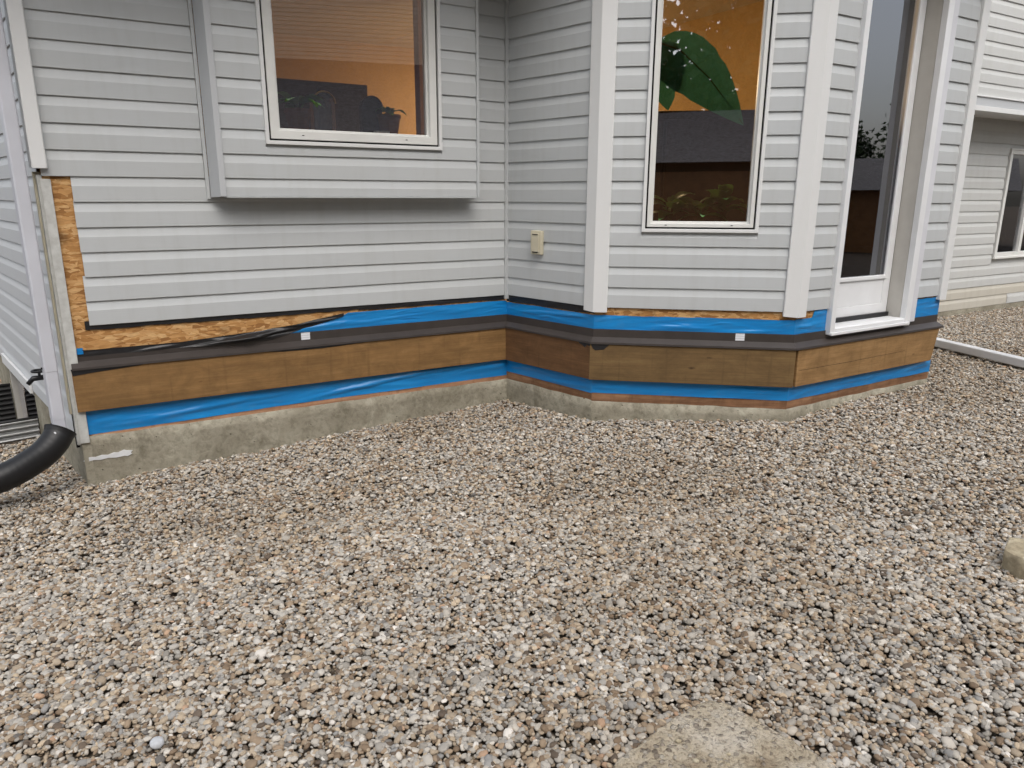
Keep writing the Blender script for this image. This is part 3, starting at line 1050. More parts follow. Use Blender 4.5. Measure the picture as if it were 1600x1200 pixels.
# ---- interior: one warm room behind the windows
inn = [pv(i, -.13) for i in range(1, 6)]
rb = [back(inn[-1], 5.0), UD * (inn[0].dot(UD) + .0) + VN * (inn[-1].dot(VN) + 5.0)]
shape = inn + rb
poly("room_floor", shape, .60, 'infloor')
poly("room_ceiling", shape, 3.02, 'inceil')
for (a, b) in ((inn[-1], rb[0]), (rb[0], rb[1]), (rb[1], inn[0])):
    dd = (b - a).normalized(); nn = Vector((dd.y, -dd.x))
    poly("room_wall", [a, b, b + nn * .05, a + nn * .05], .62, 'inwall', 2.4)

# ------------------------------------------------------------------ ground
WELLC = WS.w(WS.L - 2.05, .0, 0).to_2d()


def gz(x, y):
    base = .05 * (x if x < 2.2 else 2.2 + .25 * (x - 2.2)) if x > -3.6 else .05 * -3.6
    near = math.exp(-((x - .5) ** 2 + (y - 3) ** 2) / 60)
    if math.hypot(x - WELLC.x, y - WELLC.y) < .56:
        return -.62
    return base * min(1, near * 1.6) - .012 + .016 * noise.noise((x * .9, y * .9, 3)) + .010 * noise.noise((x * 2.4, y * 2.4, 8))


NG = 110
def gaxis(a, b, c, d):
    t = np.linspace(-1, 1, NG)
    return np.sign(t) * (np.abs(t) * c + np.abs(t) ** 7 * d) + (a + b) / 2
xs = gaxis(-3, 5, 7.5, 140)
ysg = gaxis(1, 7, 7, 140)
v, f = [], []
for y in ysg:
    for x in xs:
        v.append((x, y, gz(x, y)))
for j in range(NG - 1):
    for i in range(NG - 1):
        f.append((j * NG + i, j * NG + i + 1, (j + 1) * NG + i + 1, (j + 1) * NG + i))
gr = put("ground", v, f, 'ground', smooth=True)
gr["kind"] = "structure"
gr["label"] = "gravel bed stretching from the house to the foreground"

# ------------------------------------------------------------------ loose pebbles over the ground
pebcol = bpy.data.collections.new("pebble_shapes")
PSZ = []
for k in range(18):
    bm = bmesh.new()
    bmesh.ops.create_icosphere(bm, subdivisions=2, radius=1.0)
    off = Vector((k * 7.3, k * 3.1, k * 1.7))
    bx_, cz_ = random.uniform(.60, .92), random.uniform(.36, .60)
    pw = random.uniform(.8, 1.0)
    for q in bm.verts:
        p = q.co.copy()
        d = 1 + .20 * noise.noise(p * .9 + off) + .07 * noise.noise(p * 2.4 + off)
        p = Vector([math.copysign(abs(c) ** pw, c) for c in p]) * d
        q.co = Vector((p.x, p.y * bx_, p.z * cz_))
    me = bpy.data.meshes.new("pebble")
    bm.to_mesh(me); bm.free()
    for p in me.polygons:
        p.use_smooth = True
    me.materials.append(M['pebble'])
    ob = bpy.data.objects.new("pebble_%02d" % k, me)
    pebcol.objects.link(ob)
    PSZ.append((1.0, bx_, cz_))

X0, X1, Y0, Y1, CELL = -5.4, 8.8, .75, 9.6, .004
hm = np.zeros((int((X1 - X0) / CELL) + 2, int((Y1 - Y0) / CELL) + 2), np.float32)


def inside(px, py, poly_):
    r = np.zeros(len(px), bool)
    n = len(poly_)
    for i in range(n):
        ax, ay = poly_[i]; bx, by = poly_[(i + 1) % n]
        c = ((ay > py) != (by > py)) & (px < (bx - ax) * (py - ay) / (by - ay + 1e-12) + ax)
        r ^= c
    return r


foot = [tuple(pv(i, -.02)) for i in range(6)] + [tuple(E2), tuple(E2 + UD * 7), tuple(E2 + UD * 7 + VN * 3), tuple(S0 + VN * 2)]
N = 2150000
px = rng.uniform(X0, X1, N); py = rng.uniform(Y0, Y1, N)
dist = np.hypot(px, py)
keep = (np.abs(px) < .74 * py + 1.9) & ~inside(px, py, foot) & (np.hypot(px - WELLC.x, py - WELLC.y) > .74)
want = np.where(dist < 3.3, 2.5, np.where(dist < 5.2, 1.75, np.where(dist < 7, 1.25, .95)))
want = np.where(np.abs(px) > .74 * py + .25, np.minimum(want, 1.0), want)
dens = want / 1.62e-4                                # pebbles per square metre
have = N / ((X1 - X0) * (Y1 - Y0))
fac = dens / have
print("max density factor", fac.max())
keep &= rng.uniform(0, 1, N) < fac
px, py, dist = px[keep], py[keep], dist[keep]
n = len(px)
print("pebbles", n)
size = np.clip(np.exp(rng.normal(math.log(.0083), .29, n)), .0046, .0185)
size[rng.uniform(0, 1, n) < .012] *= 1.35
var = rng.integers(0, 18, n)
yaw = rng.uniform(0, 2 * math.pi, n)
pz = np.zeros(n); rot = np.zeros((n, 3)); nrm = np.zeros((n, 3))
ci = ((px - X0) / CELL).astype(int); cj = ((py - Y0) / CELL).astype(int)
for i in range(n):
    a = size[i]; b = a * PSZ[var[i]][1]; c = a * PSZ[var[i]][2]
    m_ = .5 * (a + b) / CELL
    k = 1 if m_ < 2.0 else (2 if m_ < 3.4 else (3 if m_ < 4.6 else 4))
    x0, y0 = ci[i] - k, cj[i] - k
    if x0 < 0 or y0 < 0:
        continue
    w = hm[x0:x0 + 2 * k + 1, y0:y0 + 2 * k + 1]
    core = w[k - 1:k + 2, k - 1:k + 2]
    top = .62 * float(w.mean()) + .38 * float(core.max())
    gx = float(w[k + 1:].mean() - w[:k].mean()) / ((k + 1) * CELL)
    gy = float(w[:, k + 1:].mean() - w[:, :k].mean()) / ((k + 1) * CELL)
    zc = top + c * .70
    zc = min(zc, .024)
    pz[i] = zc
    g = math.hypot(gx, gy)
    sc = min(1.0, .6 / (g + 1e-6)) * .7
    nrm[i] = (-gx * sc, -gy * sc, 1)
    # raise the height map
    np.maximum(w, zc + c * .45, out=w)
    np.maximum(core, zc + c * .9, out=core)
cz_all = np.array([p[2] for p in PSZ])[var] * size
bury = np.ones(n, bool)
for dx, dy in ((0, 0), (2, 0), (-2, 0), (0, 2), (0, -2)):
    ii = np.clip(ci + dx, 0, hm.shape[0] - 1); jj = np.clip(cj + dy, 0, hm.shape[1] - 1)
    bury &= (pz + cz_all * .5 < hm[ii, jj] - .006)
kp = ~bury
px, py, pz, size, var, yaw, nrm, dist = px[kp], py[kp], pz[kp], size[kp], var[kp], yaw[kp], nrm[kp], dist[kp]
rot = np.zeros((len(px), 3))
print("kept", len(px), "of", n)
n = len(px)
for i in range(n):
    q = Vector(nrm[i]).to_track_quat('Z', 'Y').to_matrix() @ Matrix.Rotation(yaw[i], 3, 'Z')
    e = q.to_euler()
    rot[i] = (e.x + rng.normal(0, .10), e.y + rng.normal(0, .10), e.z)
pal = np.array([srgb(*c)[:3] for c in ((186, 183, 176), (166, 162, 154), (200, 195, 185), (214, 210, 201), (182, 168, 148), (164, 146, 124), (138, 120, 100), (202, 186, 162), (160, 160, 158), (112, 100, 88), (232, 229, 222), (196, 166, 140), (126, 123, 119))])
pw_ = np.array([.16, .14, .14, .09, .15, .11, .08, .08, .04, .04, .016, .010, .02]); pw_ /= pw_.sum()
pc = pal[rng.choice(len(pal), n, p=pw_)] * rng.uniform(.70, .95, (n, 1)) * np.array([1.02, .99, .965])
damp = np.array([noise.noise((x * .75, y * 1.1, 5)) + .6 * noise.noise((x * 2.2, y * 2.6, 9)) for x, y in zip(px, py)])
dk = np.clip((damp - .10) * 1.3, 0, .45)[:, None]
pc = pc * (1 - dk * np.array([.24, .29, .36]))
pts = np.stack([px, py, pz + np.array([gz(x, y) for x, y in zip(px, py)])], 1)
me = bpy.data.meshes.new("gravel")
me.from_pydata(pts.tolist(), [], [])
for nm, typ, dat in (("prot", 'FLOAT_VECTOR', rot), ("pcol", 'FLOAT_COLOR', np.concatenate([pc, np.ones((n, 1))], 1))):
    at = me.attributes.new(nm, typ, 'POINT')
    at.data.foreach_set("vector" if typ == 'FLOAT_VECTOR' else "color", dat.astype(np.float32).ravel())
at = me.attributes.new("psize", 'FLOAT', 'POINT'); at.data.foreach_set("value", size.astype(np.float32))
at = me.attributes.new("pvar", 'INT', 'POINT'); at.data.foreach_set("value", var.astype(np.int32))
gravel = bpy.data.objects.new("gravel", me)
col.objects.link(gravel)
gravel["kind"] = "stuff"
tag(gravel, "loose rounded grey and tan river gravel covering the yard", "gravel")
ng = bpy.data.node_groups.new("scatter_pebbles", 'GeometryNodeTree')
ng.interface.new_socket("Geometry", in_out='INPUT', socket_type='NodeSocketGeometry')
ng.interface.new_socket("Geometry", in_out='OUTPUT', socket_type='NodeSocketGeometry')
gi = ng.nodes.new("NodeGroupInput"); go = ng.nodes.new("NodeGroupOutput")
iop = ng.nodes.new("GeometryNodeInstanceOnPoints")
cinf = ng.nodes.new("GeometryNodeCollectionInfo")
cinf.inputs["Collection"].default_value = pebcol
cinf.inputs["Separate Children"].default_value = True
cinf.inputs["Reset Children"].default_value = True
def nattr(name, typ):
    a = ng.nodes.new("GeometryNodeInputNamedAttribute")
    a.data_type = typ
    a.inputs[0].default_value = name
    return a.outputs[0]
L = ng.links.new
L(gi.outputs[0], iop.inputs["Points"])
L(cinf.outputs[0], iop.inputs["Instance"])
iop.inputs["Pick Instance"].default_value = True
L(nattr("pvar", 'INT'), iop.inputs["Instance Index"])
e2r = ng.nodes.new("FunctionNodeEulerToRotation")
L(nattr("prot", 'FLOAT_VECTOR'), e2r.inputs[0])
L(e2r.outputs[0], iop.inputs["Rotation"])
L(nattr("psize", 'FLOAT'), iop.inputs["Scale"])
L(iop.outputs[0], go.inputs[0])
gm = gravel.modifiers.new("pebbles", 'NODES')
gm.node_group = ng

# ------------------------------------------------------------------ things lying in the yard
def lump(name, outline, zt, zb, mat, seed, rough=.012, res=.016, parent=None, tilt=(0, 0), sink=.012, wob=.012):
    """a slab with a broken outline: a height field over the outline's box, sinking at the edge"""
    xs_ = [p[0] for p in outline]; ys_ = [p[1] for p in outline]
    cx, cy = sum(xs_) / len(xs_), sum(ys_) / len(ys_)
    nr, na, nt = 56, 150, 50
    ang0 = [math.atan2(p[1] - cy, p[0] - cx) for p in outline]
    v, f = [], []
    def rad(a):
        d = Vector((math.cos(a), math.sin(a)))
        best = 0
        for i in range(len(outline)):
            p = Vector(outline[i]) - Vector((cx, cy)); q = Vector(outline[(i + 1) % len(outline)]) - Vector((cx, cy))
            e = q - p
            cr = d.x * e.y - d.y * e.x
            if abs(cr) < 1e-9: continue
            t = (p.x * e.y - p.y * e.x) / cr
            u = (p.x * d.y - p.y * d.x) / cr
            if t > 0 and -1e-6 <= u <= 1 + 1e-6: best = max(best, t)
        return best * (1 + wob * noise.noise((d.x * 4, d.y * 4, seed)) + wob * noise.noise((d.x * 13, d.y * 13, seed)))
    for r_ in range(nr + 1):
        for k in range(na):
            a = 2 * math.pi * k / na
            R_ = rad(a)
            if r_ <= nt:
                t = r_ / nt
                x, y = math.cos(a) * R_ * t, math.sin(a) * R_ * t
                z = zt + x * tilt[0] + y * tilt[1] + rough * (.8 * noise.noise((x * 7 + seed, y * 7, 1)) + .5 * (1 - 2 * abs(noise.noise((x * 19 + seed, y * 19, 2)))) + .35 * (1 - 2 * abs(noise.noise((x * 44, y * 44, seed)))) + .16 * noise.noise((x * 110, y * 110, seed)))
                z -= sink * max(0, (t - .88) / .12) ** 2
            else:
                t = 1 + .02 * noise.noise((math.cos(a) * 9, math.sin(a) * 9, r_ * .9))
                x, y = math.cos(a) * R_ * t, math.sin(a) * R_ * t
                q = (r_ - nt) / 6
                z0_ = zt + x * tilt[0] + y * tilt[1] - sink
                z = z0_ + (zb - z0_) * q
            v.append((x, y, z))
    for r_ in range(nr):
        for k in range(na):
            k2 = (k + 1) % na
            f.append((r_ * na + k, r_ * na + k2, (r_ + 1) * na + k2, (r_ + 1) * na + k))
    o = put(name, v, f, mat, parent, smooth=True)
    o.location = (cx, cy, 0)
    return o


chunk = lump("broken_slab", [(.265, 1.545), (.40, 1.66), (.515, 1.752), (.565, 1.778), (.618, 1.758), (.79, 1.55), (.93, 1.36), (.74, 1.04), (.34, 1.00), (.20, 1.30)], .060, -.05, 'rubble', 3, .0085, tilt=(.03, -.02), sink=.002, wob=.024)
tag(chunk, "broken tan concrete slab half buried in the near gravel", "concrete slab")
# gravel grains cemented to the slab
grains = MB()
for k in range(70):
    a = random.uniform(0, 6.28); r_ = random.uniform(.02, .24)
    x, y = .55 + math.cos(a) * r_ * .8, 1.42 + math.sin(a) * r_ * 1.15
    bm = bmesh.new(); bmesh.ops.create_icosphere(bm, subdivisions=1, radius=1)
    s_ = random.uniform(.004, .010)
    vv = [Vector((q.co.x * s_, q.co.y * s_ * .8, q.co.z * s_ * .5)) + Vector((x - chunk.location.x, y - chunk.location.y, .062)) for q in bm.verts]
    grains.add(vv, [tuple(w.index for w in p.verts) for p in bm.faces]); bm.free()
gg = grains.put("embedded_grains", 'block', chunk, smooth=True); gg["kind"] = "stuff"

blk = lump("concrete_block", [(1.845, 2.47), (1.93, 2.57), (2.25, 2.50), (2.32, 2.28), (2.06, 2.16), (1.86, 2.40)], .178, .02, 'block', 8, .003, sink=.003)
tag(blk, "tan concrete block at the right edge of the picture", "concrete block")

# white rectangular pipe lying on the gravel
pa, pb = Vector((3.62, 7.25)), Vector((4.42, 4.05))
dd = (pb - pa).normalized(); Lp = (pb - pa).length
zr = gz(4.0, 5.9) + .028
m = MB()
prof2 = []
hw2, hh2, r2 = .042, .034, .009
for (sx, sy, st) in ((1, 1, 0), (-1, 1, 1), (-1, -1, 2), (1, -1, 3)):
    for k in range(4):
        a = math.pi / 2 * (st + k / 3)
        prof2.append((sx * (hw2 - r2) + r2 * math.cos(a), sy * (hh2 - r2) + r2 * math.sin(a)))
nn_ = len(prof2)
stn = [0, .9, .901, Lp]
for q, s_ in enumerate(stn):
    k = 1.06 if q < 2 else 1
    for (x, y) in prof2:
        m.v.append((x * k, s_, y * k))
for q in range(len(stn) - 1):
    for j in range(nn_):
        m.f.append((q * nn_ + j, q * nn_ + (j + 1) % nn_, (q + 1) * nn_ + (j + 1) % nn_, (q + 1) * nn_ + j))
pp = m.put("downspout_pipe", 'pipe')
pp.location = (pa.x, pa.y, zr + .036)
pp.rotation_euler = (R(.2), 0, math.atan2(dd.y, dd.x) - math.pi / 2)
tag(pp, "white rectangular downspout pipe lying on gravel behind the bay", "pipe")

# black drain hose from the foot of the downspout
ctr = [(-2.385, 3.640, .245), (-2.395, 3.60, .20), (-2.43, 3.555, .150), (-2.49, 3.515, .105), (-2.56, 3.47, .066), (-2.66, 3.40, .035), (-2.80, 3.30, .012), (-3.0, 3.16, -.005), (-3.3, 2.98, -.02)]
cp = []
for i in range(len(ctr) - 1):
    p0 = Vector(ctr[max(i - 1, 0)]); p1 = Vector(ctr[i]); p2 = Vector(ctr[i + 1]); p3 = Vector(ctr[min(i + 2, len(ctr) - 1)])
    for k in range(12):
        t = k / 12
        cp.append(.5 * ((2 * p1) + (p2 - p0) * t + (2 * p0 - 5 * p1 + 4 * p2 - p3) * t * t + (3 * p1 - p0 - 3 * p2 + p3) * t ** 3))
rads = [.071 + (.0004 if (i % 4) < 2 else 0) + (.008 * max(0, 1 - i / 6)) for i in range(len(cp))]
hb = cp[0]
hose = empty("drain_hose", (hb.x, hb.y, 0), "black flexible drain hose running left from the corner downspout", "hose")
m = MB().tube([p - hose.location for p in cp], rads, 20, caps=False)
m.put("tube", 'rubber', hose, smooth=True)
m = MB().tube([p - hose.location for p in cp[:3]], [.0655, .060, .055], 20, caps=False)
m.put("mouth_lining", 'dark', hose, smooth=True)
sp = cp[5] - hose.location + Vector((.02, -.058, .022))
MB().tube([sp, sp + Vector((.002, -.008, .003))], .007, 8).put("screw", 'pipe', hose)

# corrugated steel window well against the side wall
well = empty("window_well", (WELLC.x, WELLC.y, 0), "corrugated steel window well beside the left corner", "window well")
def wellwall(name, a0, a1, zt, zb, mat, inner):
    v, f = [], []
    na, nz = 30, 90
    for i in range(na + 1):
        a = a0 + (a1 - a0) * i / na
        # U shape: straight sides leaving the wall, round outer end
        ca, sa = math.cos(a), math.sin(a)
        ex = math.copysign(abs(ca) ** .45, ca) * .60
        ey = math.copysign(abs(sa) ** .55, sa) * .62
        for j in range(nz + 1):
            z = zb + (zt - zb) * j / nz
            k = 1 + .022 * math.sin((zt - z) / .040 * 2 * math.pi) - (.012 if inner else 0)
            q = WS.d * ex * k + WS.n * ey * k
            v.append((q.x, q.y, z))
    for i in range(na):
        for j in range(nz):
            f.append((i * (nz + 1) + j, (i + 1) * (nz + 1) + j, (i + 1) * (nz + 1) + j + 1, i * (nz + 1) + j + 1))
    return put(name, v, f, mat, well, smooth=True)
wellwall("outer_skin", 0, math.pi, -.052, -.6, 'galv', False)
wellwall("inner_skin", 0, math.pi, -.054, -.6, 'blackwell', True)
rim = []
for i in range(31):
    a = math.pi * i / 30
    ca, sa = math.cos(a), math.sin(a)
    q = WS.d * math.copysign(abs(ca) ** .45, ca) * .60 + WS.n * abs(sa) ** .55 * .62
    rim.append((q.x, q.y, -.050))
MB().tube(rim, .011, 8).put("rim", 'blackwell', well, smooth=True)

# one large pale pebble that stands out in the left foreground
bm = bmesh.new(); bmesh.ops.create_icosphere(bm, subdivisions=3, radius=1)
vv = [Vector((q.co.x * .019, q.co.y * .017, q.co.z * .010)) * (1 + .1 * noise.noise(q.co * 1.3)) for q in bm.verts]
ff = [tuple(w.index for w in p.verts) for p in bm.faces]; bm.free()
pbl = put("pebble", vv, ff, 'palestone', smooth=True)
pbl.location = (-.985, 1.70, gz(-.985, 1.70) + .040)
pbl.rotation_euler = (.5, .1, .3)
tag(pbl, "large pale flat pebble lying on the bottom left gravel", "pebble")

# ------------------------------------------------------------------ behind the glass
def wp(wall, s, o, z):
    return wall.w(s, o, z)


# pendant lamps that light the room
M['bulb'] = (lambda t: (t.set(t.p.inputs["Emission Color"], (1, .62, .25, 1)), t.set(t.p.inputs["Emission Strength"], 6.0), t.fin((1, .8, .5, 1), .4))[2])(NT("lamp_bulb"))


def pendant(u, v_, watts, label):
    lp = UD * u + VN * v_
    lamp = empty("pendant_lamp", (lp.x, lp.y, 2.35), label, "lamp", group="lit pendant lamps inside the house")
    MB().lathe([(.0, -.02), (.035, .0), (.045, .03), (.03, .07), (.0, .08)], 0, 0, 14).put("bulb", 'bulb', lamp, smooth=True)
    MB().lathe([(.17, .02), (.13, .10), (.05, .16), (.02, .18)], 0, 0, 24).put("shade", 'woodframe', lamp, smooth=True)
    MB().tube([(0, 0, .16), (0, 0, .66)], .005, 6).put("cord", 'dark', lamp)
    pl = bpy.data.lights.new("lamp_light", 'POINT')
    pl.energy = watts
    pl.color = (1, .72, .42)
    pl.shadow_soft_size = .12
    po = bpy.data.objects.new("lamp_light", pl)
    col.objects.link(po)
    po.parent = lamp
    po.location = (0, 0, -.08)


pendant(4.0, 6.9, 60, "lit warm pendant lamp deep in the room behind the kitchen window")
pendant(3.80, 4.55, 26, "added pendant lamp, out of view, brightening the nook behind the bay window")  # added lamp hidden from view, brightens the door glass and plants


def leaf(mb, base, tip, width, droop, nrm_, split=0, fold=.25, seed=0):
    base, tip = Vector(base), Vector(tip)
    ax = tip - base
    side = ax.cross(Vector(nrm_)).normalized()
    up = side.cross(ax).normalized()
    n = 14
    rows_ = []
    for i in range(n + 1):
        t = i / n
        c = base + ax * t + up * (math.sin(t * math.pi) * droop)
        w = width * (math.sin(math.pi * min(.999, t ** .62)) ** .85) * .5 + .001
        cut = 1 - split * max(0, noise.noise((t * 7, seed, 1))) * 1.2
        rows_.append([c + side * w * cut * q + up * (abs(q) * w * fold) + up * .004 * noise.noise((t * 9, q * 3, seed)) for q in (-1, -.55, 0, .55, 1)])
    v = [p for r_ in rows_ for p in r_]
    f = [(i * 5 + j, i * 5 + j + 1, (i + 1) * 5 + j + 1, (i + 1) * 5 + j) for i in range(n) for j in range(4)]
    mb.add(v, f)


def plant(name, loc, nl, r0, h, lw, label, pot=True, mat='leafsm', seed=0):
    rd = random.Random(seed)
    o = empty(name, loc, label, "plant")
    if pot:
        MB().lathe([(0, 0), (.05, 0), (.07, .11), (.075, .11), (.075, .13), (.066, .13), (.062, .115), (0, .112)], 0, 0, 18).put("pot", 'pot', o)
    stems = MB()
    for k in range(nl):
        a = rd.uniform(0, 6.28); rr_ = r0 * rd.uniform(.5, 1.1); hh_ = h * rd.uniform(.4, 1.0)
        p = Vector((math.cos(a) * rr_, math.sin(a) * rr_, .13 + hh_))
        b = Vector((math.cos(a) * rr_ * .35, math.sin(a) * rr_ * .35, .13 + hh_ * .75))
        stems.tube([(0, 0, .11), b * .8 + Vector((0, 0, .03)), b], .003, 5)
        lf = MB()
        leaf(lf, b, p + Vector((math.cos(a), math.sin(a), rd.uniform(-.7, .2))) * lw * 1.1, lw, .02, (rd.uniform(-.3, .3), rd.uniform(-.3, .3), 1), seed=k)
        lf.put("leaf", mat, o, smooth=True)
    stems.put("stems", 'stem', o)
    return o


# big banana leaf filling the left of the bay window
bp = wp(WC, .30, -.42, 0)
ban = empty("banana_plant", (bp.x, bp.y, .62), "large dark green banana leaf drooping behind the bay window", "plant")
inv = lambda p: Vector(p) - ban.location
MB().lathe([(0, 0), (.13, 0), (.17, .26), (.18, .26), (.18, .30), (.16, .30), (.15, .27), (0, .265)], 0, 0, 22).put("pot", 'pot', ban)
MB().tube([inv(wp(WC, .30, -.42, .85)), inv(wp(WC, .24, -.40, 1.5)), inv(wp(WC, .16, -.34, 2.05)), inv(wp(WC, .22, -.29, 2.34)), inv(wp(WC, .36, -.27, 2.33))], [.03, .026, .02, .013, .008], 10).put("stem", 'stem', ban, smooth=True)
nC = (WC.n.x, WC.n.y, .35)
lf = MB(); leaf(lf, inv(wp(WC, .30, -.24, 2.35)), inv(wp(WC, .84, -.14, 1.86)), .35, .075, nC, .25, .12, 2)
lf.put("leaf", 'leafbig', ban, smooth=True)
MB().tube([inv(wp(WC, .30, -.232, 2.35)), inv(wp(WC, .45, -.15, 2.28)), inv(wp(WC, .62, -.105, 2.12)), inv(wp(WC, .84, -.138, 1.862))], [.006, .005, .004, .002], 6).put("midrib", 'stem', ban, smooth=True)
lf = MB(); leaf(lf, inv(wp(WC, .30, -.26, 2.34)), inv(wp(WC, .40, -.16, 1.95)), .28, .04, nC, .3, .1, 6)
lf.put("leaf", 'leafbig', ban, smooth=True)
lf = MB(); leaf(lf, inv(wp(WC, .26, -.4, 2.4)), inv(wp(WC, -.1, -.6, 2.2)), .26, .06, nC, .3, .2, 9)
lf.put("leaf", 'leafbig', ban, smooth=True)
# plants on a low stand just inside the bay window
st = wp(WC, .62, -.28, 0)
stand = empty("plant_stand", (st.x, st.y, .62), "dark plant stand inside the bay window", "plant stand", rz=WC.rz)
MB().box(-.42, .42, -.16, .16, .50, .53).put("shelf", 'cabinet', stand, bevel=.004)
for a in (-.39, .39):
    for b in (-.13, .13):
        MB().box(a - .018, a + .018, b - .018, b + .018, 0, .50).put("leg", 'cabinet', stand)
for (s_, o_, nl, r_, h_, lw, lab, sd) in ((.45, -.175, 14, .075, .20, .085, "potted houseplant at the left of the bay window ledge", 1), (.63, -.175, 18, .075, .17, .09, "bushy houseplant in the middle of the bay window ledge", 2), (.77, -.175, 16, .075, .24, .085, "potted houseplant at the right of the bay window ledge", 3)):
    q = wp(WC, s_, o_, 1.151)
    plant("house_plant", q, nl, r_, h_, lw, lab, seed=sd)
dp = wp(WC, .75, -1.25, 0)
dr = empty("dresser", (dp.x, dp.y, .62), "dark dresser standing in the room behind the bay window plants", "dresser", rz=WC.rz)
MB().box(-.95, .95, -.22, .22, 0, 1.42).put("carcass", 'cabinet', dr, bevel=.006)
for k in range(3):
    MB().box(-.93 + .62 * k, -.33 + .62 * k, -.24, -.221, .06, 1.36).put("drawer_front", 'cabinet', dr, bevel=.006)
# on the kitchen window sill
MBs = MB().box(1.08, 2.13, -.085, .16, 1.775, 1.798)
part("inner_sill", WA, MBs, 'woodframe')
q = wp(WA, 1.30, -.02, 1.7985)
plant("house_plant", q, 16, .09, .06, .07, "small leafy plant at the left of the kitchen window sill", seed=5)
q = wp(WA, 1.86, -.04, 1.7985)
plant("house_plant", q, 8, .07, .02, .05, "low trailing plant at the right of the kitchen window sill", seed=6)


def arch(name, wall, s, o, z, w, h, label, cat, mat, depth=.05):
    p = wp(wall, s, o, z)
    root = empty(name, p, label, cat, rz=wall.rz)
    prof = [(-w / 2, 0)] + [(-w / 2 * math.cos(math.pi * k / 16), h - w / 2 + w / 2 * math.sin(math.pi * k / 16)) for k in range(17)] + [(w / 2, 0)]
    n_ = len(prof)
    v = [(x, -depth / 2, y) for x, y in prof] + [(x, depth / 2, y) for x, y in prof]
    f = [tuple(range(n_)), tuple(range(2 * n_ - 1, n_ - 1, -1))] + [(i, (i + 1) % n_, n_ + (i + 1) % n_, n_ + i) for i in range(n_)]
    put("body", v, f, mat, root, bevel=.004)
    MB().tube([(x, -depth / 2 - .004, y) for x, y in prof[1:-1]], .006, 6).put("edge_band", 'gold' if mat != 'cabinet' else 'cabinet', root, smooth=True)
    return root


arch("arched_ornament", WA, 1.47, -.10, 1.7985, .13, .24, "dim round-topped glass ornament among leaves on the kitchen sill", "ornament", 'glass', .08)
arch("arched_ornament", WA, 1.76, -.08, 1.7985, .13, .23, "dark round-topped ornament in the middle of the kitchen sill", "ornament", 'cabinet', .06)
bxp = wp(WA, 1.79, .015, 1.7985)
bx = MB().box(-.045, .045, -.02, .02, 0, .03).put("small_white_box", 'caulk', None, bevel=.004)  # plain white box on the sill
bx.location = bxp; bx.rotation_euler = (0, 0, WA.rz)
tag(bx, "small white box on the kitchen window sill", "packet")
# dark cupboard and door frame deeper in the room
cbp = UD * 1.95 + VN * 6.2
cb = empty("cupboard", (cbp.x, cbp.y, .62), "tall dark cupboard deep in the room behind the kitchen window", "cupboard", rz=ANG)
MB().box(-1.0, .28, -.02, .55, 0, 1.72).put("carcass", 'cabinet', cb, bevel=.005)
for k in range(3):
    MB().box(-.98 + .42 * k, -.58 + .42 * k, -.04, -.021, .05, 1.68).put("door", 'cabinet', cb, bevel=.006)
    MB().tube([(-.62 + .42 * k, -.055, .95), (-.62 + .42 * k, -.055, 1.10)], .006, 6).put("handle", 'gold', cb)
pst = UD * 2.66 + VN * 6.0
ps = MB().box(-.06, .06, -.05, .05, 0, 2.4).put("post", 'woodframe', None, bevel=.006)
ps.location = (pst.x, pst.y, .62); ps.rotation_euler = (0, 0, ANG)
tag(ps, "brown wooden post standing in the room right of the kitchen window", "post")

# ------------------------------------------------------------------ what the panes mirror: the yard's other side
def house_box(name, cx, cy, rz, w, d, h, roofh, wallm, label, lower=None):
    o = empty(name, (cx, cy, gz(cx, cy) - .1), label, "building", rz)
    MB().box(-w / 2, w / 2, -d / 2, d / 2, 0, h).put("wall", wallm, o)
    e = .4
    v = [(-w / 2 - e, -d / 2 - e, h), (w / 2 + e, -d / 2 - e, h), (w / 2 + e, d / 2 + e, h), (-w / 2 - e, d / 2 + e, h), (-w / 2 - e, 0, h + roofh), (w / 2 + e, 0, h + roofh)]
    rf = put("roof", [(x, y, z + .002) for x, y, z in v], [(0, 1, 5, 4), (2, 3, 4, 5), (0, 4, 3), (1, 2, 5), (0, 3, 2, 1)], 'shingle', o)
    return o


# two-storey tan neighbour with a lower roof in front of it
nbp = WA.w(1.6, 0, 0) + Vector((.736, -.673, 0)) * 17.5
nb = house_box("neighbour_house", nbp.x, nbp.y, math.atan2(.736, .673), 15, 7, 8.2, 2.2, 'tanhouse', "two-storey tan house mirrored in the kitchen window")
for k in range(46):
    z = 4.0 + k * .09 * 1.0
    if z > 8.1: break
    for s_ in (1,):
        MB().box(-7.5, 7.5, 3.5, 3.506 + .012, z, z + .07).put("siding_board", 'tanhouse', nb)
lowroof = put("lower_roof", [(-7.7, 3.52, 4.55), (7.7, 3.52, 4.55), (7.7, 6.9, 2.75), (-7.7, 6.9, 2.75), (-7.7, 3.52, 4.40), (7.7, 3.52, 4.40), (7.7, 6.9, 2.6), (-7.7, 6.9, 2.6)],
              [(0, 1, 2, 3), (4, 7, 6, 5), (2, 6, 7, 3), (0, 3, 7, 4), (1, 5, 6, 2)], 'shingle', nb)
MB().box(-7.4, 7.4, 3.52, 6.4, 0, 2.7).put("garage_wall", 'tanhouse', nb)
# garage behind the photographer
gar = house_box("garage", .3, -7.6, 0.1, 11, 5, 2.15, 1.15, 'garage', "low garage with a grey roof mirrored in the bay window")
MB().box(-1.5, 1.5, 2.5, 2.53, .1, 2.0).put("garage_door", 'woodframe', gar)


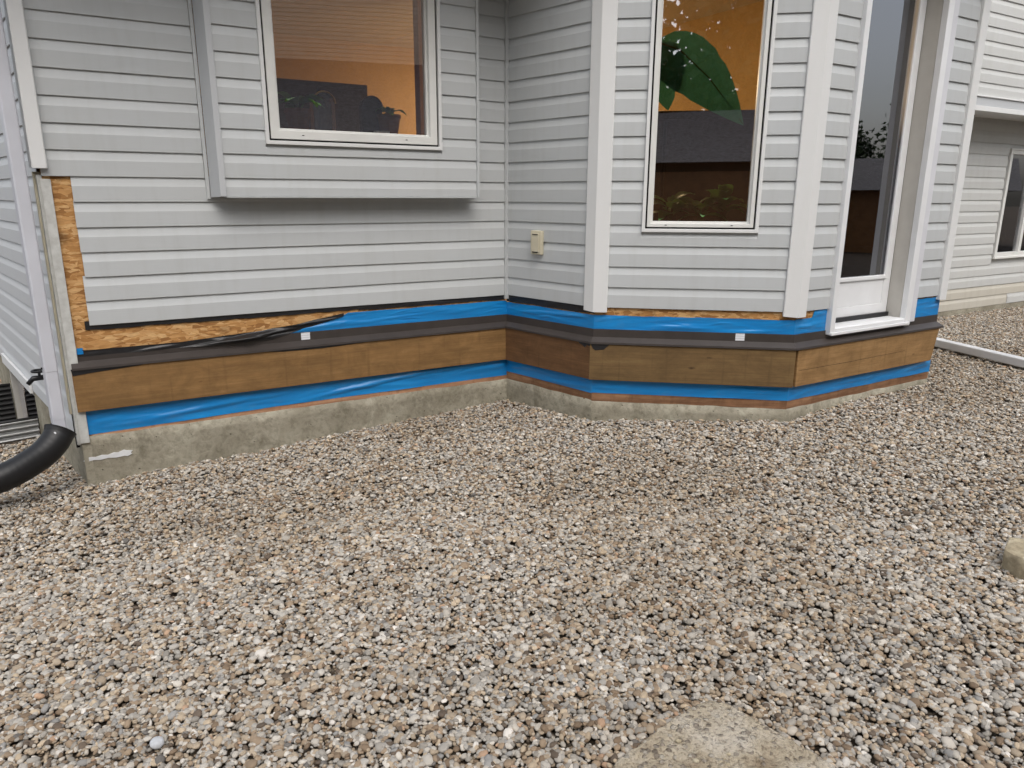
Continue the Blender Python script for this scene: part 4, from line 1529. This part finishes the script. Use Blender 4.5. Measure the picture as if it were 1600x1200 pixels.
def tree(name, x, y, h, rw, nleaf, label, seed, zlow=.25, lsz=.13):
    rd = np.random.default_rng(seed)
    z0_ = gz(x, y) - .1
    o = empty(name, (x, y, z0_), label, "tree")
    tr = MB().tube([(0, 0, 0), (.05, .02, h * .3), (-.03, .05, h * .6), (.02, 0, h * .92)], [h * .022, h * .017, h * .010, .02], 10)
    limbs = []
    for k in range(16):
        a = rd.uniform(0, 6.28); zz = h * rd.uniform(zlow, .85)
        r_ = rw * rd.uniform(.5, .95) * (1.15 - zz / h)
        e = (math.cos(a) * r_, math.sin(a) * r_, zz + r_ * .4)
        tr.tube([(0, 0, zz), (e[0] * .5, e[1] * .5, zz + r_ * .28), e], [h * .007, h * .005, .01], 6)
        limbs.append(e)
    tr.put("trunk", 'bark', o, smooth=True)
    nb_ = 60
    t = rd.uniform(zlow, 1, nb_); a = rd.uniform(0, 6.28, nb_)
    rr_ = rw * np.sqrt(rd.uniform(.05, 1, nb_)) * np.sin(np.pi * np.clip(.15 + .8 * (t - zlow) / (1 - zlow), 0, 1)) ** .8
    cen = np.stack([np.cos(a) * rr_, np.sin(a) * rr_, t * h], 1)
    idx = rd.integers(0, nb_, nleaf)
    p = cen[idx] + rd.normal(0, 1, (nleaf, 3)) * rw * .17
    d1 = rd.normal(0, 1, (nleaf, 3)); d1 /= np.linalg.norm(d1, axis=1)[:, None]
    d2 = np.cross(d1, rd.normal(0, 1, (nleaf, 3))); d2 /= np.linalg.norm(d2, axis=1)[:, None]
    s_ = lsz * rd.uniform(.6, 1.3, (nleaf, 1))
    q = np.stack([p - d1 * s_, p + d2 * s_ * .5, p + d1 * s_, p - d2 * s_ * .5], 1).reshape(-1, 3)
    me_ = bpy.data.meshes.new("crown")
    me_.from_pydata(q.tolist(), [], [(4 * k, 4 * k + 1, 4 * k + 2, 4 * k + 3) for k in range(nleaf)])
    me_.materials.append(M['leaf'])
    c = bpy.data.objects.new("crown", me_); col.objects.link(c); c.parent = o
    return o


for (x, y, h, rw, lab, sd) in ((-3.2, -13.5, 12.5, 4.2, "dense tree mirrored at the left in the bay window", 1), (1.2, -14.2, 13.5, 4.6, "tall dense tree mirrored in the middle of the bay window", 2), (5.6, -13.6, 12, 4.2, "dense tree mirrored at the right in the bay window", 3)):
    tree("broadleaf_tree", x, y, h, rw, 24000, lab, sd, .12, .18)
for (x, y, h, lab, sd) in ((25, 7.2, 3.9, "small pointed tree mirrored at the left in the door glass", 4), (26, 5.2, 4.2, "small bushy tree mirrored in the middle of the door glass", 5), (27, 3.0, 3.6, "small round tree mirrored at the right in the door glass", 6)):
    tree("far_tree", x, y, h, 1.3, 4000, lab, sd, .2, .10)
sh = house_box("shed", 21, 5.4, 1.5708, 9, 4, 1.75, .9, 'woodframe', "low brown shed mirrored in the door glass")
